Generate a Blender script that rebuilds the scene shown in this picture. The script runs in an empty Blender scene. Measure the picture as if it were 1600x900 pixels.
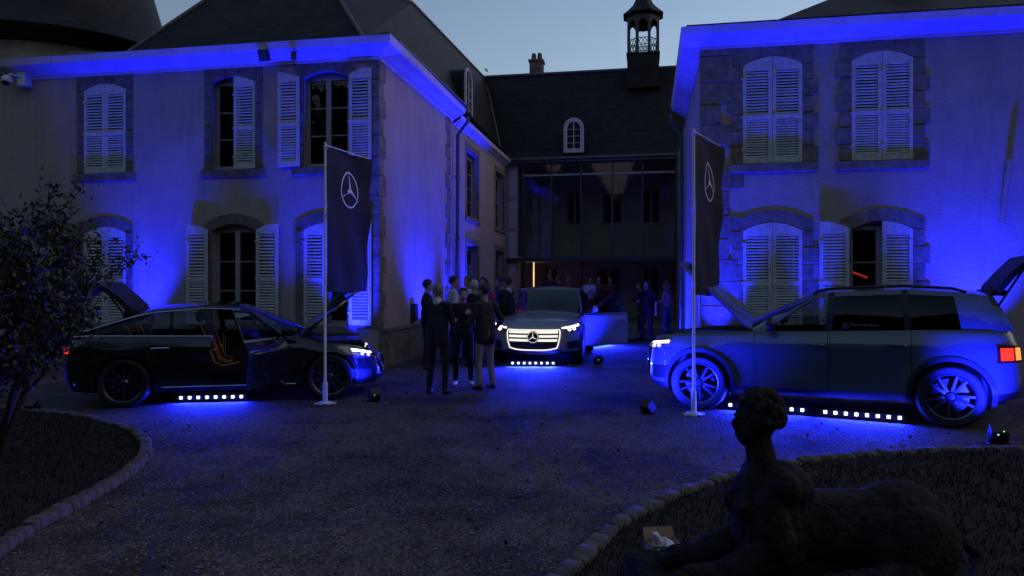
import bpy, bmesh, math, random
import numpy as np
from mathutils import Vector, Matrix
random.seed(11); rng = np.random.default_rng(5)
PI = math.pi; R_ = math.radians
scene = bpy.context.scene
COL = scene.collection

# ------------------------------------------------------------------ camera
FPX, HY, CZ, TH = 1142.0, 445.0, 1.68, R_(10.5)
cam_d = bpy.data.cameras.new('camera'); cam = bpy.data.objects.new('camera', cam_d); COL.objects.link(cam)
cam.location = (0, 0, CZ); cam.rotation_euler = (R_(90), 0, TH)
cam_d.sensor_width = 36; cam_d.lens = 36 * FPX / 1600; cam_d.shift_y = -5 / 1600
cam_d.clip_end = 2000; cam_d.clip_start = 0.05
scene.camera = cam

# ------------------------------------------------------------------ sky, sun, exposure
SUN_EL, SUN_AZ = R_(-1.0), R_(34)           # the sun has set behind the buildings
world = bpy.data.worlds.new('World'); scene.world = world; world.use_nodes = True
wn = world.node_tree; wn.nodes.clear()
sky = wn.nodes.new('ShaderNodeTexSky'); sky.sky_type = 'NISHITA'; sky.sun_disc = False
sky.sun_elevation = SUN_EL; sky.sun_rotation = SUN_AZ
sky.air_density = 1.0; sky.dust_density = 1.5; sky.ozone_density = 1.7
bgn = wn.nodes.new('ShaderNodeBackground'); bgn.inputs['Strength'].default_value = 0.15
won = wn.nodes.new('ShaderNodeOutputWorld')
wn.links.new(sky.outputs[0], bgn.inputs[0]); wn.links.new(bgn.outputs[0], won.inputs[0])
sun_d = bpy.data.lights.new('sun', 'SUN'); sun = bpy.data.objects.new('sun', sun_d); COL.objects.link(sun)
sun_d.energy = 0.046; sun_d.angle = R_(50); sun_d.color = (1, 0.74, 0.74)      # pink fill added to brighten the left wing's court wall
_sd = Vector((math.sin(R_(78)), math.cos(R_(78)), math.tan(R_(38))))
sun.rotation_euler = _sd.to_track_quat('Z', 'Y').to_euler(); sun.location = (0, 0, 30)
scene.view_settings.view_transform = 'Standard'; scene.view_settings.look = 'None'
scene.view_settings.exposure = 3.12; scene.view_settings.gamma = 1.0
scene.view_settings.use_curve_mapping = False
scene.render.engine = 'CYCLES'
scene.cycles.use_denoising = True
scene.cycles.max_bounces = 6; scene.cycles.transparent_max_bounces = 12
scene.cycles.sample_clamp_indirect = 3.0; scene.cycles.caustics_reflective = False; scene.cycles.caustics_refractive = False

# ------------------------------------------------------------------ pixel helpers (1600 x 900 photo pixels -> points)
FW = Vector((-math.sin(TH), math.cos(TH), 0)); RT = Vector((math.cos(TH), math.sin(TH), 0)); CAM = Vector((0, 0, CZ))
def ray(x, y): return FW + RT * ((x - 800) / FPX) + Vector((0, 0, (HY - y) / FPX))
def gnd(x, y, z=0.0): v = ray(x, y); return CAM + v * ((z - CZ) / v.z)
def onY(x, y, Y): v = ray(x, y); return CAM + v * (Y / v.y)
def onX(x, y, X): v = ray(x, y); return CAM + v * (X / v.x)
def atZ(x, y, d): return CAM + ray(x, y) * d

# ------------------------------------------------------------------ materials
def mat(name, col, rough=0.7, metal=0.0, var=0.25, vscale=6.0, bump=0.0, bscale=40.0, emit=None, estr=0.0, spec=0.5, coat=0.0, col2=None, detail=6):
    m = bpy.data.materials.new(name); m.use_nodes = True; nt = m.node_tree; n = nt.nodes; L = nt.links
    b = n['Principled BSDF']; b.inputs['Roughness'].default_value = rough; b.inputs['Metallic'].default_value = metal
    b.inputs['Specular IOR Level'].default_value = spec; b.inputs['Coat Weight'].default_value = coat; b.inputs['Coat Roughness'].default_value = 0.05
    tc = n.new('ShaderNodeTexCoord')
    nz = n.new('ShaderNodeTexNoise'); nz.inputs['Scale'].default_value = vscale; nz.inputs['Detail'].default_value = detail; nz.inputs['Roughness'].default_value = 0.62
    L.new(tc.outputs['Object'], nz.inputs['Vector'])
    rp = n.new('ShaderNodeValToRGB'); L.new(nz.outputs['Fac'], rp.inputs['Fac'])
    c2 = col2 if col2 else tuple(c * (1 - var) for c in col)
    c1 = tuple(min(1, c * (1 + var * 0.4)) for c in col) if not col2 else col
    rp.color_ramp.elements[0].position = 0.32; rp.color_ramp.elements[1].position = 0.68
    rp.color_ramp.elements[0].color = (*c2, 1); rp.color_ramp.elements[1].color = (*c1, 1)
    L.new(rp.outputs['Color'], b.inputs['Base Color'])
    if bump > 0:
        bz = n.new('ShaderNodeTexNoise'); bz.inputs['Scale'].default_value = bscale; bz.inputs['Detail'].default_value = 5
        L.new(tc.outputs['Object'], bz.inputs['Vector'])
        bp = n.new('ShaderNodeBump'); bp.inputs['Strength'].default_value = bump; bp.inputs['Distance'].default_value = 0.02
        L.new(bz.outputs['Fac'], bp.inputs['Height']); L.new(bp.outputs['Normal'], b.inputs['Normal'])
    if emit:
        b.inputs['Emission Color'].default_value = (*emit, 1); b.inputs['Emission Strength'].default_value = estr
    return m

def glass_mat(name, tint, refl=0.06, rough=0.02):
    m = bpy.data.materials.new(name); m.use_nodes = True; nt = m.node_tree; n = nt.nodes; L = nt.links
    n.clear(); o = n.new('ShaderNodeOutputMaterial'); mx = n.new('ShaderNodeMixShader')
    tr = n.new('ShaderNodeBsdfTransparent'); tr.inputs[0].default_value = (*tint, 1)
    gl = n.new('ShaderNodeBsdfGlossy'); gl.inputs['Roughness'].default_value = rough; gl.inputs['Color'].default_value = (0.9, 0.95, 1, 1)
    lw = n.new('ShaderNodeFresnel'); lw.inputs['IOR'].default_value = 1.42
    mp = n.new('ShaderNodeMapRange'); mp.inputs['To Min'].default_value = 0.0; mp.inputs['To Max'].default_value = 0.9
    nz = n.new('ShaderNodeTexNoise'); nz.inputs['Scale'].default_value = 1.3
    bp = n.new('ShaderNodeBump'); bp.inputs['Strength'].default_value = 0.04; bp.inputs['Distance'].default_value = 0.03
    L.new(nz.outputs['Fac'], bp.inputs['Height']); L.new(bp.outputs['Normal'], gl.inputs['Normal'])
    L.new(lw.outputs['Fac'], mp.inputs['Value']); L.new(mp.outputs[0], mx.inputs[0])
    L.new(tr.outputs[0], mx.inputs[1]); L.new(gl.outputs[0], mx.inputs[2]); L.new(mx.outputs[0], o.inputs[0])
    return m

def plaster_mat(name, col, stain):
    m = mat(name, col, 0.9, var=0.18, vscale=0.9, bump=0.35, bscale=22, spec=0.2)
    nt = m.node_tree; n = nt.nodes; L = nt.links; b = n['Principled BSDF']
    src = b.inputs['Base Color'].links[0].from_socket
    tc = n.new('ShaderNodeTexCoord'); mp = n.new('ShaderNodeMapping'); mp.inputs['Scale'].default_value = (1.6, 1.6, 0.25)
    nz = n.new('ShaderNodeTexNoise'); nz.inputs['Scale'].default_value = 2.2; nz.inputs['Detail'].default_value = 8; nz.inputs['Roughness'].default_value = 0.7
    L.new(tc.outputs['Object'], mp.inputs[0]); L.new(mp.outputs[0], nz.inputs['Vector'])
    rp = n.new('ShaderNodeValToRGB'); rp.color_ramp.elements[0].position = 0.5; rp.color_ramp.elements[1].position = 0.75
    rp.color_ramp.elements[0].color = (0, 0, 0, 1); rp.color_ramp.elements[1].color = (0.8, 0.8, 0.8, 1)
    L.new(nz.outputs['Fac'], rp.inputs['Fac'])
    mx = n.new('ShaderNodeMixRGB'); mx.inputs['Color2'].default_value = (*stain, 1)
    L.new(rp.outputs[0], mx.inputs[0]); L.new(src, mx.inputs['Color1']); L.new(mx.outputs[0], b.inputs['Base Color'])
    return m

def slate_mat(name):
    m = bpy.data.materials.new(name); m.use_nodes = True; nt = m.node_tree; n = nt.nodes; L = nt.links
    b = n['Principled BSDF']; b.inputs['Roughness'].default_value = 0.62; b.inputs['Specular IOR Level'].default_value = 0.3
    tc = n.new('ShaderNodeTexCoord'); sp = n.new('ShaderNodeSeparateXYZ'); cb = n.new('ShaderNodeCombineXYZ'); ad = n.new('ShaderNodeMath')
    L.new(tc.outputs['Object'], sp.inputs[0]); L.new(sp.outputs['X'], ad.inputs[0]); L.new(sp.outputs['Y'], ad.inputs[1])
    L.new(ad.outputs[0], cb.inputs['X']); L.new(sp.outputs['Z'], cb.inputs['Y'])
    br = n.new('ShaderNodeTexBrick'); br.inputs['Scale'].default_value = 1.0; br.inputs['Brick Width'].default_value = 0.24; br.inputs['Row Height'].default_value = 0.13
    br.inputs['Mortar Size'].default_value = 0.008; br.inputs['Color1'].default_value = (0.008, 0.009, 0.011, 1); br.inputs['Color2'].default_value = (0.026, 0.026, 0.03, 1); br.inputs['Mortar'].default_value = (0.008, 0.008, 0.01, 1)
    L.new(cb.outputs[0], br.inputs['Vector'])
    nz = n.new('ShaderNodeTexNoise'); nz.inputs['Scale'].default_value = 1.5; nz.inputs['Detail'].default_value = 8
    L.new(tc.outputs['Object'], nz.inputs['Vector'])
    mx = n.new('ShaderNodeMixRGB'); mx.blend_type = 'MULTIPLY'; mx.inputs[0].default_value = 0.6
    L.new(br.outputs['Color'], mx.inputs['Color1']); L.new(nz.outputs['Fac'], mx.inputs['Color2']); L.new(mx.outputs[0], b.inputs['Base Color'])
    bp = n.new('ShaderNodeBump'); bp.inputs['Strength'].default_value = 0.6; bp.inputs['Distance'].default_value = 0.03
    L.new(br.outputs['Color'], bp.inputs['Height']); L.new(bp.outputs['Normal'], b.inputs['Normal'])
    return m

def gravel_mat(name):
    m = bpy.data.materials.new(name); m.use_nodes = True; nt = m.node_tree; n = nt.nodes; L = nt.links
    b = n['Principled BSDF']; b.inputs['Roughness'].default_value = 0.9; b.inputs['Specular IOR Level'].default_value = 0.25
    tc = n.new('ShaderNodeTexCoord')
    vo = n.new('ShaderNodeTexVoronoi'); vo.inputs['Scale'].default_value = 38; L.new(tc.outputs['Object'], vo.inputs['Vector'])
    bw = n.new('ShaderNodeRGBToBW'); L.new(vo.outputs['Color'], bw.inputs[0])
    r1 = n.new('ShaderNodeValToRGB'); r1.color_ramp.elements[0].color = (0.025, 0.022, 0.02, 1); r1.color_ramp.elements[1].color = (0.15, 0.132, 0.12, 1)
    L.new(bw.outputs[0], r1.inputs[0])
    nz = n.new('ShaderNodeTexNoise'); nz.inputs['Scale'].default_value = 0.8; nz.inputs['Detail'].default_value = 9; nz.inputs['Roughness'].default_value = 0.68
    L.new(tc.outputs['Object'], nz.inputs['Vector'])
    r2 = n.new('ShaderNodeValToRGB'); r2.color_ramp.elements[0].position = 0.34; r2.color_ramp.elements[1].position = 0.56
    r2.color_ramp.elements[0].color = (0.04, 0.045, 0.03, 1); r2.color_ramp.elements[1].color = (1, 1, 1, 1)
    L.new(nz.outputs['Fac'], r2.inputs[0])
    mx = n.new('ShaderNodeMixRGB'); mx.blend_type = 'MULTIPLY'; mx.inputs[0].default_value = 0.92
    L.new(r1.outputs[0], mx.inputs['Color1']); L.new(r2.outputs[0], mx.inputs['Color2']); L.new(mx.outputs[0], b.inputs['Base Color'])
    bp = n.new('ShaderNodeBump'); bp.inputs['Strength'].default_value = 1.0; bp.inputs['Distance'].default_value = 0.02; bp.invert = True
    L.new(vo.outputs['Distance'], bp.inputs['Height']); L.new(bp.outputs['Normal'], b.inputs['Normal'])
    return m

def emis(name, col, s, base=(.5, .5, .5)):
    return mat(name, base, 0.3, var=0.02, emit=col, estr=s / 9.5)

BLUE = (0.008, 0.012, 1.0)
M = dict(
    plaster=plaster_mat('plaster', (0.43, 0.35, 0.32), (0.29, 0.235, 0.215)),
    stone=mat('stone', (0.25, 0.21, 0.17), 0.9, var=0.45, vscale=5, bump=0.5, bscale=30, spec=0.2),
    stone_dark=mat('stone_dark', (0.19, 0.165, 0.14), 0.9, var=0.45, vscale=5, bump=0.5, bscale=30, spec=0.2),
    cornice=plaster_mat('cornice_paint', (0.62, 0.56, 0.53), (0.42, 0.37, 0.34)),
    slate=slate_mat('slate'),
    lead=mat('lead', (0.12, 0.125, 0.13), 0.5, metal=0.6, bump=0.1),
    shutter=mat('shutter_paint', (0.6, 0.59, 0.57), 0.6, var=0.32, vscale=14, bump=0.2),
    frame=mat('window_paint', (0.36, 0.36, 0.34), 0.5, var=0.12),
    pane=glass_mat('window_glass', (0.25, 0.28, 0.3), 0.05),
    gallery_glass=glass_mat('gallery_glass', (0.85, 0.9, 0.86), 0.06),
    dark=mat('dark_room', (0.02, 0.02, 0.022), 0.9),  # near-black sheets behind the windows stand in for the darkness of unlit rooms
    inner_wall=mat('inner_wall', (0.5, 0.45, 0.36), 0.9, var=0.15, vscale=2),
    steel=mat('dark_steel', (0.07, 0.07, 0.07), 0.45, metal=0.5),
    bronze=mat('lantern_paint', (0.035, 0.04, 0.045), 0.5),
    gravel=gravel_mat('gravel'),
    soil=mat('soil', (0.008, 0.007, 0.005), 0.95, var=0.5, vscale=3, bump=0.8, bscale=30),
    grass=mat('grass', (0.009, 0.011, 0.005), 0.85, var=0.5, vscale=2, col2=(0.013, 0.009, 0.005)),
    kerb=mat('kerb_stone', (0.105, 0.094, 0.083), 0.9, var=0.6, vscale=7, bump=0.7, bscale=25),
    bark=mat('bark', (0.03, 0.024, 0.018), 0.9, var=0.4, vscale=20, bump=0.8, bscale=50),
    leaf=mat('leaf', (0.03, 0.045, 0.02), 0.6, var=0.6, vscale=8),
    statue=mat('weathered_stone', (0.026, 0.025, 0.026), 0.92, var=0.8, vscale=11, bump=1.0, bscale=35, spec=0.15),
    black=mat('black_plastic', (0.012, 0.012, 0.013), 0.5, var=0.2, vscale=30, bump=0.05, bscale=200),
    rubber=mat('tyre_rubber', (0.014, 0.014, 0.015), 0.75, bump=0.2, bscale=120),
    alloy=mat('dark_alloy', (0.12, 0.12, 0.13), 0.3, metal=0.9, var=0.1),
    chrome=mat('chrome', (0.75, 0.76, 0.78), 0.12, metal=1.0, var=0.05),
    paint_black=mat('black_car_paint', (0.006, 0.006, 0.009), 0.22, var=0.05, coat=1.0),
    paint_grey=mat('grey_car_paint', (0.08, 0.1, 0.11), 0.36, metal=0.2, var=0.04, vscale=60, coat=1.0),
    paint_blue=mat('slate_blue_car_paint', (0.3, 0.33, 0.38), 0.33, metal=0.2, var=0.04, vscale=60, coat=1.0),
    under=mat('hood_lining', (0.1, 0.1, 0.095), 0.6, var=0.3, vscale=10),
    car_glass=glass_mat('car_glass', (0.62, 0.68, 0.7), 0.05),
    tint_glass=glass_mat('tinted_glass', (0.02, 0.022, 0.025), 0.04),
    seat=mat('seat_leather', (0.02, 0.018, 0.017), 0.5, bump=0.1),
    piping=mat('orange_piping', (0.5, 0.16, 0.03), 0.5, emit=(1, 0.3, 0.05), estr=0.004),  # faint emission stands in for the cabin's ambient light
    lamp_white=emis('headlight_glow', (1.0, 0.9, 0.7), 6.0),
    lamp_soft=emis('grille_glow', (1.0, 0.93, 0.78), 1.15),
    lamp_dim=emis('headlight_dim', (1.0, 0.9, 0.72), 0.9),
    lamp_red=emis('tail_glow', (1.0, 0.02, 0.008), 3.0, (.08, .0, .0)),
    lamp_amber=emis('tail_core', (1.0, 0.16, 0.03), 3.2, (.08, .01, .0)),
    lens_clear=mat('lamp_lens', (0.25, 0.26, 0.28), 0.08, metal=0.7, var=0.6, vscale=30),
    led=emis('led_diode', (0.55, 0.65, 1.0), 9.0),
    blue_lens=emis('blue_lens', (0.05, 0.12, 1.0), 8.0),
    led_green=emis('green_indicator', (0.3, 1.0, 0.1), 2.0),
    led_white=emis('white_indicator', (0.9, 0.95, 1.0), 1.0),
    tube_warm=emis('warm_tube', (1.0, 0.7, 0.34), 1.0),
    red_reflex=emis('red_reflex', (1.0, 0.05, 0.02), 1.2),
    banner=mat('banner_cloth', (0.012, 0.013, 0.018), 0.8, var=0.2, bump=0.1, bscale=300),
    white=mat('white_paint', (0.75, 0.75, 0.76), 0.5, var=0.06),
    emblem=mat('emblem_white', (0.8, 0.8, 0.82), 0.6, var=0.03),
    card=mat('cardboard', (0.3, 0.2, 0.12), 0.85, var=0.2),
    bag=mat('white_plastic', (0.75, 0.75, 0.78), 0.45, var=0.1, bump=0.3, bscale=18),
    sneaker=mat('white_sneaker', (0.75, 0.75, 0.76), 0.6),
    skin=mat('skin', (0.42, 0.25, 0.18), 0.55, var=0.12),
    hair_dark=mat('dark_hair', (0.015, 0.011, 0.009), 0.6, bump=0.5, bscale=120),
    hair_grey=mat('grey_hair', (0.22, 0.22, 0.22), 0.65, bump=0.5, bscale=120),
    hair_brown=mat('brown_hair', (0.12, 0.07, 0.035), 0.6, bump=0.5, bscale=120),
    cap=mat('pale_cap', (0.55, 0.52, 0.46), 0.8),
    cl_black=mat('black_cloth', (0.008, 0.008, 0.01), 0.85, bump=0.9, bscale=11),
    cl_navy=mat('navy_cloth', (0.012, 0.014, 0.022), 0.85, bump=0.9, bscale=11),
    cl_char=mat('charcoal_cloth', (0.03, 0.03, 0.032), 0.85, bump=0.9, bscale=11),
    cl_beige=mat('beige_cloth', (0.34, 0.28, 0.24), 0.85, var=0.2, bump=0.9, bscale=11),
    cl_white=mat('white_cloth', (0.6, 0.6, 0.62), 0.85, bump=0.9, bscale=11),
    cl_pink=mat('pink_cloth', (0.42, 0.16, 0.2), 0.85, bump=0.9, bscale=11),
    cl_mag=mat('magenta_cloth', (0.5, 0.06, 0.22), 0.85, bump=0.9, bscale=11),
    cl_blue=mat('denim_cloth', (0.03, 0.045, 0.08), 0.85, bump=0.9, bscale=11),
    cl_red=mat('maroon_cloth', (0.16, 0.03, 0.03), 0.85, bump=0.9, bscale=11),
    shoe=mat('dark_shoe', (0.015, 0.012, 0.01), 0.5),
    shoe_brown=mat('brown_shoe', (0.06, 0.03, 0.02), 0.5),
)

# ------------------------------------------------------------------ mesh helpers
class MB:
    def __init__(s): s.v = []; s.f = []; s.m = []
    def add(s, vs, fs, mi=0):
        n = len(s.v); s.v += [tuple(p) for p in vs]; s.f += [tuple(i + n for i in f) for f in fs]; s.m += [mi] * len(fs); return s
    def box(s, x0, x1, y0, y1, z0, z1, mi=0, T=None):
        vs = [Vector((x, y, z)) for z in (z0, z1) for y in (y0, y1) for x in (x0, x1)]
        if T is not None: vs = [T @ v for v in vs]
        return s.add(vs, [(0, 2, 3, 1), (4, 5, 7, 6), (0, 1, 5, 4), (2, 6, 7, 3), (0, 4, 6, 2), (1, 3, 7, 5)], mi)
    def grid(s, rows, mi=0, cu=False, cv=False):
        h = len(rows); w = len(rows[0]); vs = [p for r in rows for p in r]; fs = []
        for i in range(h if cv else h - 1):
            for j in range(w if cu else w - 1):
                a = i * w + j; b = i * w + (j + 1) % w; c = ((i + 1) % h) * w + (j + 1) % w; d = ((i + 1) % h) * w + j
                fs.append((a, b, c, d))
        return s.add(vs, fs, mi)
    def tube(s, pts, r, n=8, mi=0, closed=False, cap=True):
        pts = [Vector(p) for p in pts]; N = len(pts); rows = []
        rr = r if isinstance(r, (list, tuple)) else [r] * N
        prev = None
        for i, p in enumerate(pts):
            a = pts[(i - 1) % N] if (closed or i > 0) else p; b = pts[(i + 1) % N] if (closed or i < N - 1) else p
            t = (b - a)
            t = t.normalized() if t.length > 1e-9 else Vector((0, 0, 1))
            if prev is None:
                q = Vector((0, 0, 1)) if abs(t.z) < 0.9 else Vector((1, 0, 0)); u = t.cross(q).normalized()
            else:
                u = (prev - t * prev.dot(t)); u = u.normalized() if u.length > 1e-6 else t.orthogonal().normalized()
            prev = u; w = t.cross(u)
            rows.append([p + u * (rr[i] * math.cos(2 * PI * k / n)) + w * (rr[i] * math.sin(2 * PI * k / n)) for k in range(n)])
        n0 = len(s.v); s.grid(rows, mi, cu=True, cv=closed)
        if cap and not closed:
            s.f.append(tuple(n0 + k for k in range(n))); s.m.append(mi)
            s.f.append(tuple(n0 + (N - 1) * n + k for k in reversed(range(n)))); s.m.append(mi)
        return s
    def lathe(s, prof, n=24, mi=0, T=None, a0=0.0, a1=2 * PI):
        full = abs(a1 - a0 - 2 * PI) < 1e-6; k = n if full else n + 1
        rows = [[Vector((r * math.cos(a0 + (a1 - a0) * i / n), r * math.sin(a0 + (a1 - a0) * i / n), z)) for i in range(k)] for r, z in prof]
        if T is not None: rows = [[T @ p for p in r] for r in rows]
        return s.grid(rows, mi, cu=full)
    def ell(s, c, r, n=12, m=8, mi=0, T=None):
        c = Vector(c); rows = []
        for i in range(m + 1):
            a = -PI / 2 + PI * i / m
            rows.append([Vector((r[0] * math.cos(a) * math.cos(2 * PI * k / n), r[1] * math.cos(a) * math.sin(2 * PI * k / n), r[2] * math.sin(a))) for k in range(n)])
        rows = [[(T @ p if T is not None else p) + c for p in rw] for rw in rows]
        return s.grid(rows, mi, cu=True)
    def prism(s, poly, fn0, fn1, mi=0):
        n = len(poly); vs = [fn0(p) for p in poly] + [fn1(p) for p in poly]
        fs = [tuple(range(n)), tuple(reversed(range(n, 2 * n)))] + [(i, i + n, (i + 1) % n + n, (i + 1) % n) for i in range(n)]
        return s.add(vs, fs, mi)
    def mesh(s, name, mats, smooth=35, weld=True):
        me = bpy.data.meshes.new(name); me.from_pydata(s.v, [], s.f)
        mats = mats if isinstance(mats, (list, tuple)) else [mats]
        for m in mats: me.materials.append(M[m] if isinstance(m, str) else m)
        if len(mats) > 1: me.polygons.foreach_set('material_index', s.m)
        bm = bmesh.new(); bm.from_mesh(me)
        if weld: bmesh.ops.remove_doubles(bm, verts=bm.verts, dist=1e-5)
        bmesh.ops.recalc_face_normals(bm, faces=bm.faces); bm.to_mesh(me); bm.free()
        if smooth:
            me.shade_smooth(); me.set_sharp_from_angle(angle=R_(smooth))
        me.update(); return me
    def build(s, name, mats, parent=None, smooth=35, loc=None, weld=True):
        return link(name, s.mesh(name, mats, smooth, weld), parent, loc)

def link(name, data, parent=None, loc=None):
    o = bpy.data.objects.new(name, data); COL.objects.link(o)
    if parent is not None: o.parent = parent
    if loc is not None: o.location = loc
    return o
def tag(o, label=None, cat=None, group=None, kind=None):
    if label: o['label'] = label
    if cat: o['category'] = cat
    if group: o['group'] = group
    if kind: o['kind'] = kind
    return o
def empty(name, loc=(0, 0, 0), rz=0.0, parent=None):
    o = bpy.data.objects.new(name, None); COL.objects.link(o); o.location = loc; o.rotation_euler = (0, 0, rz)
    if parent is not None: o.parent = parent
    o.empty_display_size = 0.2
    return o
def interp(tab, x):
    return float(np.interp(x, [t[0] for t in tab], [t[1] for t in tab]))
def sm_interp(tab, x, w=0.08):
    return (interp(tab, x - w) + interp(tab, x - w / 2) + interp(tab, x) + interp(tab, x + w / 2) + interp(tab, x + w)) / 5

# ------------------------------------------------------------------ ground
def ground():
    mb = MB(); xs = [-400, -60, -20, 20, 60, 400]; ys = [-400, -60, -10, 40, 90, 400]
    mb.grid([[(x, y, 0) for x in xs] for y in ys]); tag(mb.build('ground', 'gravel', smooth=0), kind='structure')
ground()
def spline(pts, n):
    P = [Vector((p[0], p[1], 0)) for p in pts]; P = [P[0] * 2 - P[1]] + P + [P[-1] * 2 - P[-2]]; out = []
    for i in range(1, len(P) - 2):
        for k in range(n):
            t = k / n; a, b, c, d = P[i - 1], P[i], P[i + 1], P[i + 2]
            out.append(0.5 * ((2 * b) + (c - a) * t + (2 * a - 5 * b + 4 * c - d) * t * t + (3 * b - a - 3 * c + d) * t ** 3))
    out.append(P[-2]); return out
def resample(path, step):
    out = [path[0]]; acc = 0
    for a, b in zip(path, path[1:]):
        L = (b - a).length; t = step - acc
        while t <= L: out.append(a + (b - a) * (t / L)); t += step
        acc = (acc + L) % step
    return out
left_path = spline([(-2.9, 1.6), gnd(0, 862), gnd(118, 792), gnd(205, 738), gnd(228, 702), gnd(196, 674), gnd(120, 655), gnd(40, 646), (-10.5, 8.9)], 14)
right_path = spline([(-1.05, 2.2), gnd(893, 897), gnd(985, 815), gnd(1140, 750), gnd(1290, 722), gnd(1440, 711), gnd(1600, 707), (6.2, 8.55), (9, 8.3)], 14)
def lawn(path, closing, name):
    outline = [Vector((p.x, p.y, 0)) for p in path] + [Vector((x, y, 0)) for x, y in closing]
    bm = bmesh.new(); vs = [bm.verts.new((p.x, p.y, 0.03)) for p in outline]; bm.faces.new(vs)
    lo = [bm.verts.new((p.x, p.y, -0.05)) for p in outline]
    n = len(vs)
    for i in range(n): bm.faces.new((vs[i], lo[i], lo[(i + 1) % n], vs[(i + 1) % n]))
    bmesh.ops.triangulate(bm, faces=bm.faces[:]); me = bpy.data.meshes.new(name); bm.to_mesh(me); bm.free(); me.materials.append(M['soil'])
    o = link(name, me); tag(o, kind='structure'); return outline
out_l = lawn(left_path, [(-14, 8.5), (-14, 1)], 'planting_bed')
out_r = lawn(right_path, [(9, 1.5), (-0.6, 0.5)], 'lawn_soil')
def inside(p, poly):
    c = False; j = len(poly) - 1
    for i in range(len(poly)):
        a, b = poly[i], poly[j]
        if (a.y > p[1]) != (b.y > p[1]) and p[0] < (b.x - a.x) * (p[1] - a.y) / (b.y - a.y) + a.x: c = not c
        j = i
    return c
def kerb(path, name):
    base = MB(); rows = []
    pts = resample(path, 0.12)
    for i, p in enumerate(pts):
        t = (pts[min(i + 1, len(pts) - 1)] - pts[max(i - 1, 0)]).normalized(); n = Vector((-t.y, t.x, 0))
        rows.append([p + n * 0.04 + Vector((0, 0, -0.03)), p + n * 0.04 + Vector((0, 0, 0.035)), p - n * 0.04 + Vector((0, 0, 0.035)), p - n * 0.04 + Vector((0, 0, -0.03))])
    base.grid(rows); k = base.build(name, 'stone_dark', smooth=0); tag(k, kind='structure')
    shapes = []
    for q in range(6):
        mb = MB(); L = 1.0; rs = []
        for x, sh in ((-0.5, 0.82), (-0.42, 1.0), (0.0, 1.04), (0.42, 1.0), (0.5, 0.82)):
            ring = []
            for yy, zz in ((-1, -0.4), (-1, 0.7), (-0.75, 1.0), (0.75, 1.0), (1, 0.7), (1, -0.4)):
                ring.append(Vector((x, yy * 0.056 * sh + random.uniform(-.006, .006), zz * 0.07 * sh + random.uniform(-.007, .007))))
            rs.append(ring)
        mb.grid(rs, cu=True); n0 = len(mb.v); mb.f += [tuple(range(6)), tuple(range(n0 - 1, n0 - 7, -1))]; mb.m += [0, 0]
        shapes.append(mb.mesh('stone', 'kerb', 50))
    fine = resample(path, 0.02); i = 0
    while i < len(fine) - 20:
        n = random.randint(10, 15); a, b = fine[i], fine[min(i + n, len(fine) - 1)]
        o = link('stone', random.choice(shapes), k); o.location = (a + b) / 2 + Vector((0, 0, random.uniform(-0.012, 0.006)))
        o.rotation_euler = (random.uniform(-.05, .05), random.uniform(-.03, .03), math.atan2(b.y - a.y, b.x - a.x)); o.scale = ((b - a).length * 0.96, random.uniform(.9, 1.15), 1)
        i += n
kerb(left_path, 'bed_kerb'); kerb(right_path, 'lawn_kerb')
def grass(outline, box, n, name, hmax):
    mb = MB(); k = 0
    while k < n:
        x = random.uniform(box[0], box[1]); y = random.uniform(box[2], box[3])
        if not inside((x, y), outline): k += 1; continue
        h = hmax * random.uniform(0.4, 1.0); a = random.uniform(0, 2 * PI); w = 0.006; dx, dy = math.cos(a) * w, math.sin(a) * w
        lx, ly = random.uniform(-.03, .03), random.uniform(-.03, .03)
        mb.add([(x - dx, y - dy, 0.028), (x + dx, y + dy, 0.028), (x + lx, y + ly, 0.03 + h)], [(0, 1, 2)]); k += 1
    o = mb.build(name, 'grass', smooth=0, weld=False); tag(o, 'short dry grass blades covering the kerbed ground', 'grass', kind='stuff'); return o
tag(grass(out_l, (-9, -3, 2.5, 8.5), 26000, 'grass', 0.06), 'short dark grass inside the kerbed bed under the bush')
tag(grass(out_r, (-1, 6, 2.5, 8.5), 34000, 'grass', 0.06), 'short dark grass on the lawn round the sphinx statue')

# ------------------------------------------------------------------ building helpers
Z = Vector((0, 0, 1))
class Face:          # a wall plane: u along the wall, v up, outward normal N
    def __init__(s, O, U, N): s.O = Vector(O); s.U = Vector(U); s.N = Vector(N)
    def p(s, u, v, out=0.0): return s.O + s.U * u + Z * v + s.N * out
def wall(F, u0, u1, v0, v1, holes, name, parent, m='plaster', reveal=0.24):
    us = sorted({u0, u1, *[h[0] for h in holes], *[h[1] for h in holes]}); vs = sorted({v0, v1, *[h[2] for h in holes], *[h[3] for h in holes]})
    mb = MB()
    for a, b in zip(us, us[1:]):
        for c, d in zip(vs, vs[1:]):
            if any(h[0] - 1e-6 <= a and b <= h[1] + 1e-6 and h[2] - 1e-6 <= c and d <= h[3] + 1e-6 for h in holes): continue
            mb.add([F.p(a, c), F.p(b, c), F.p(b, d), F.p(a, d)], [(0, 1, 2, 3)])
    for a, b, c, d in holes:
        ring = [(a, c), (b, c), (b, d), (a, d)]
        for i in range(4):
            p, q = ring[i], ring[(i + 1) % 4]
            mb.add([F.p(*p), F.p(*q), F.p(*q, -reveal), F.p(*p, -reveal)], [(0, 1, 2, 3)])
    return mb.build(name, m, parent, smooth=0, weld=False)
_slat = {}
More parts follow.
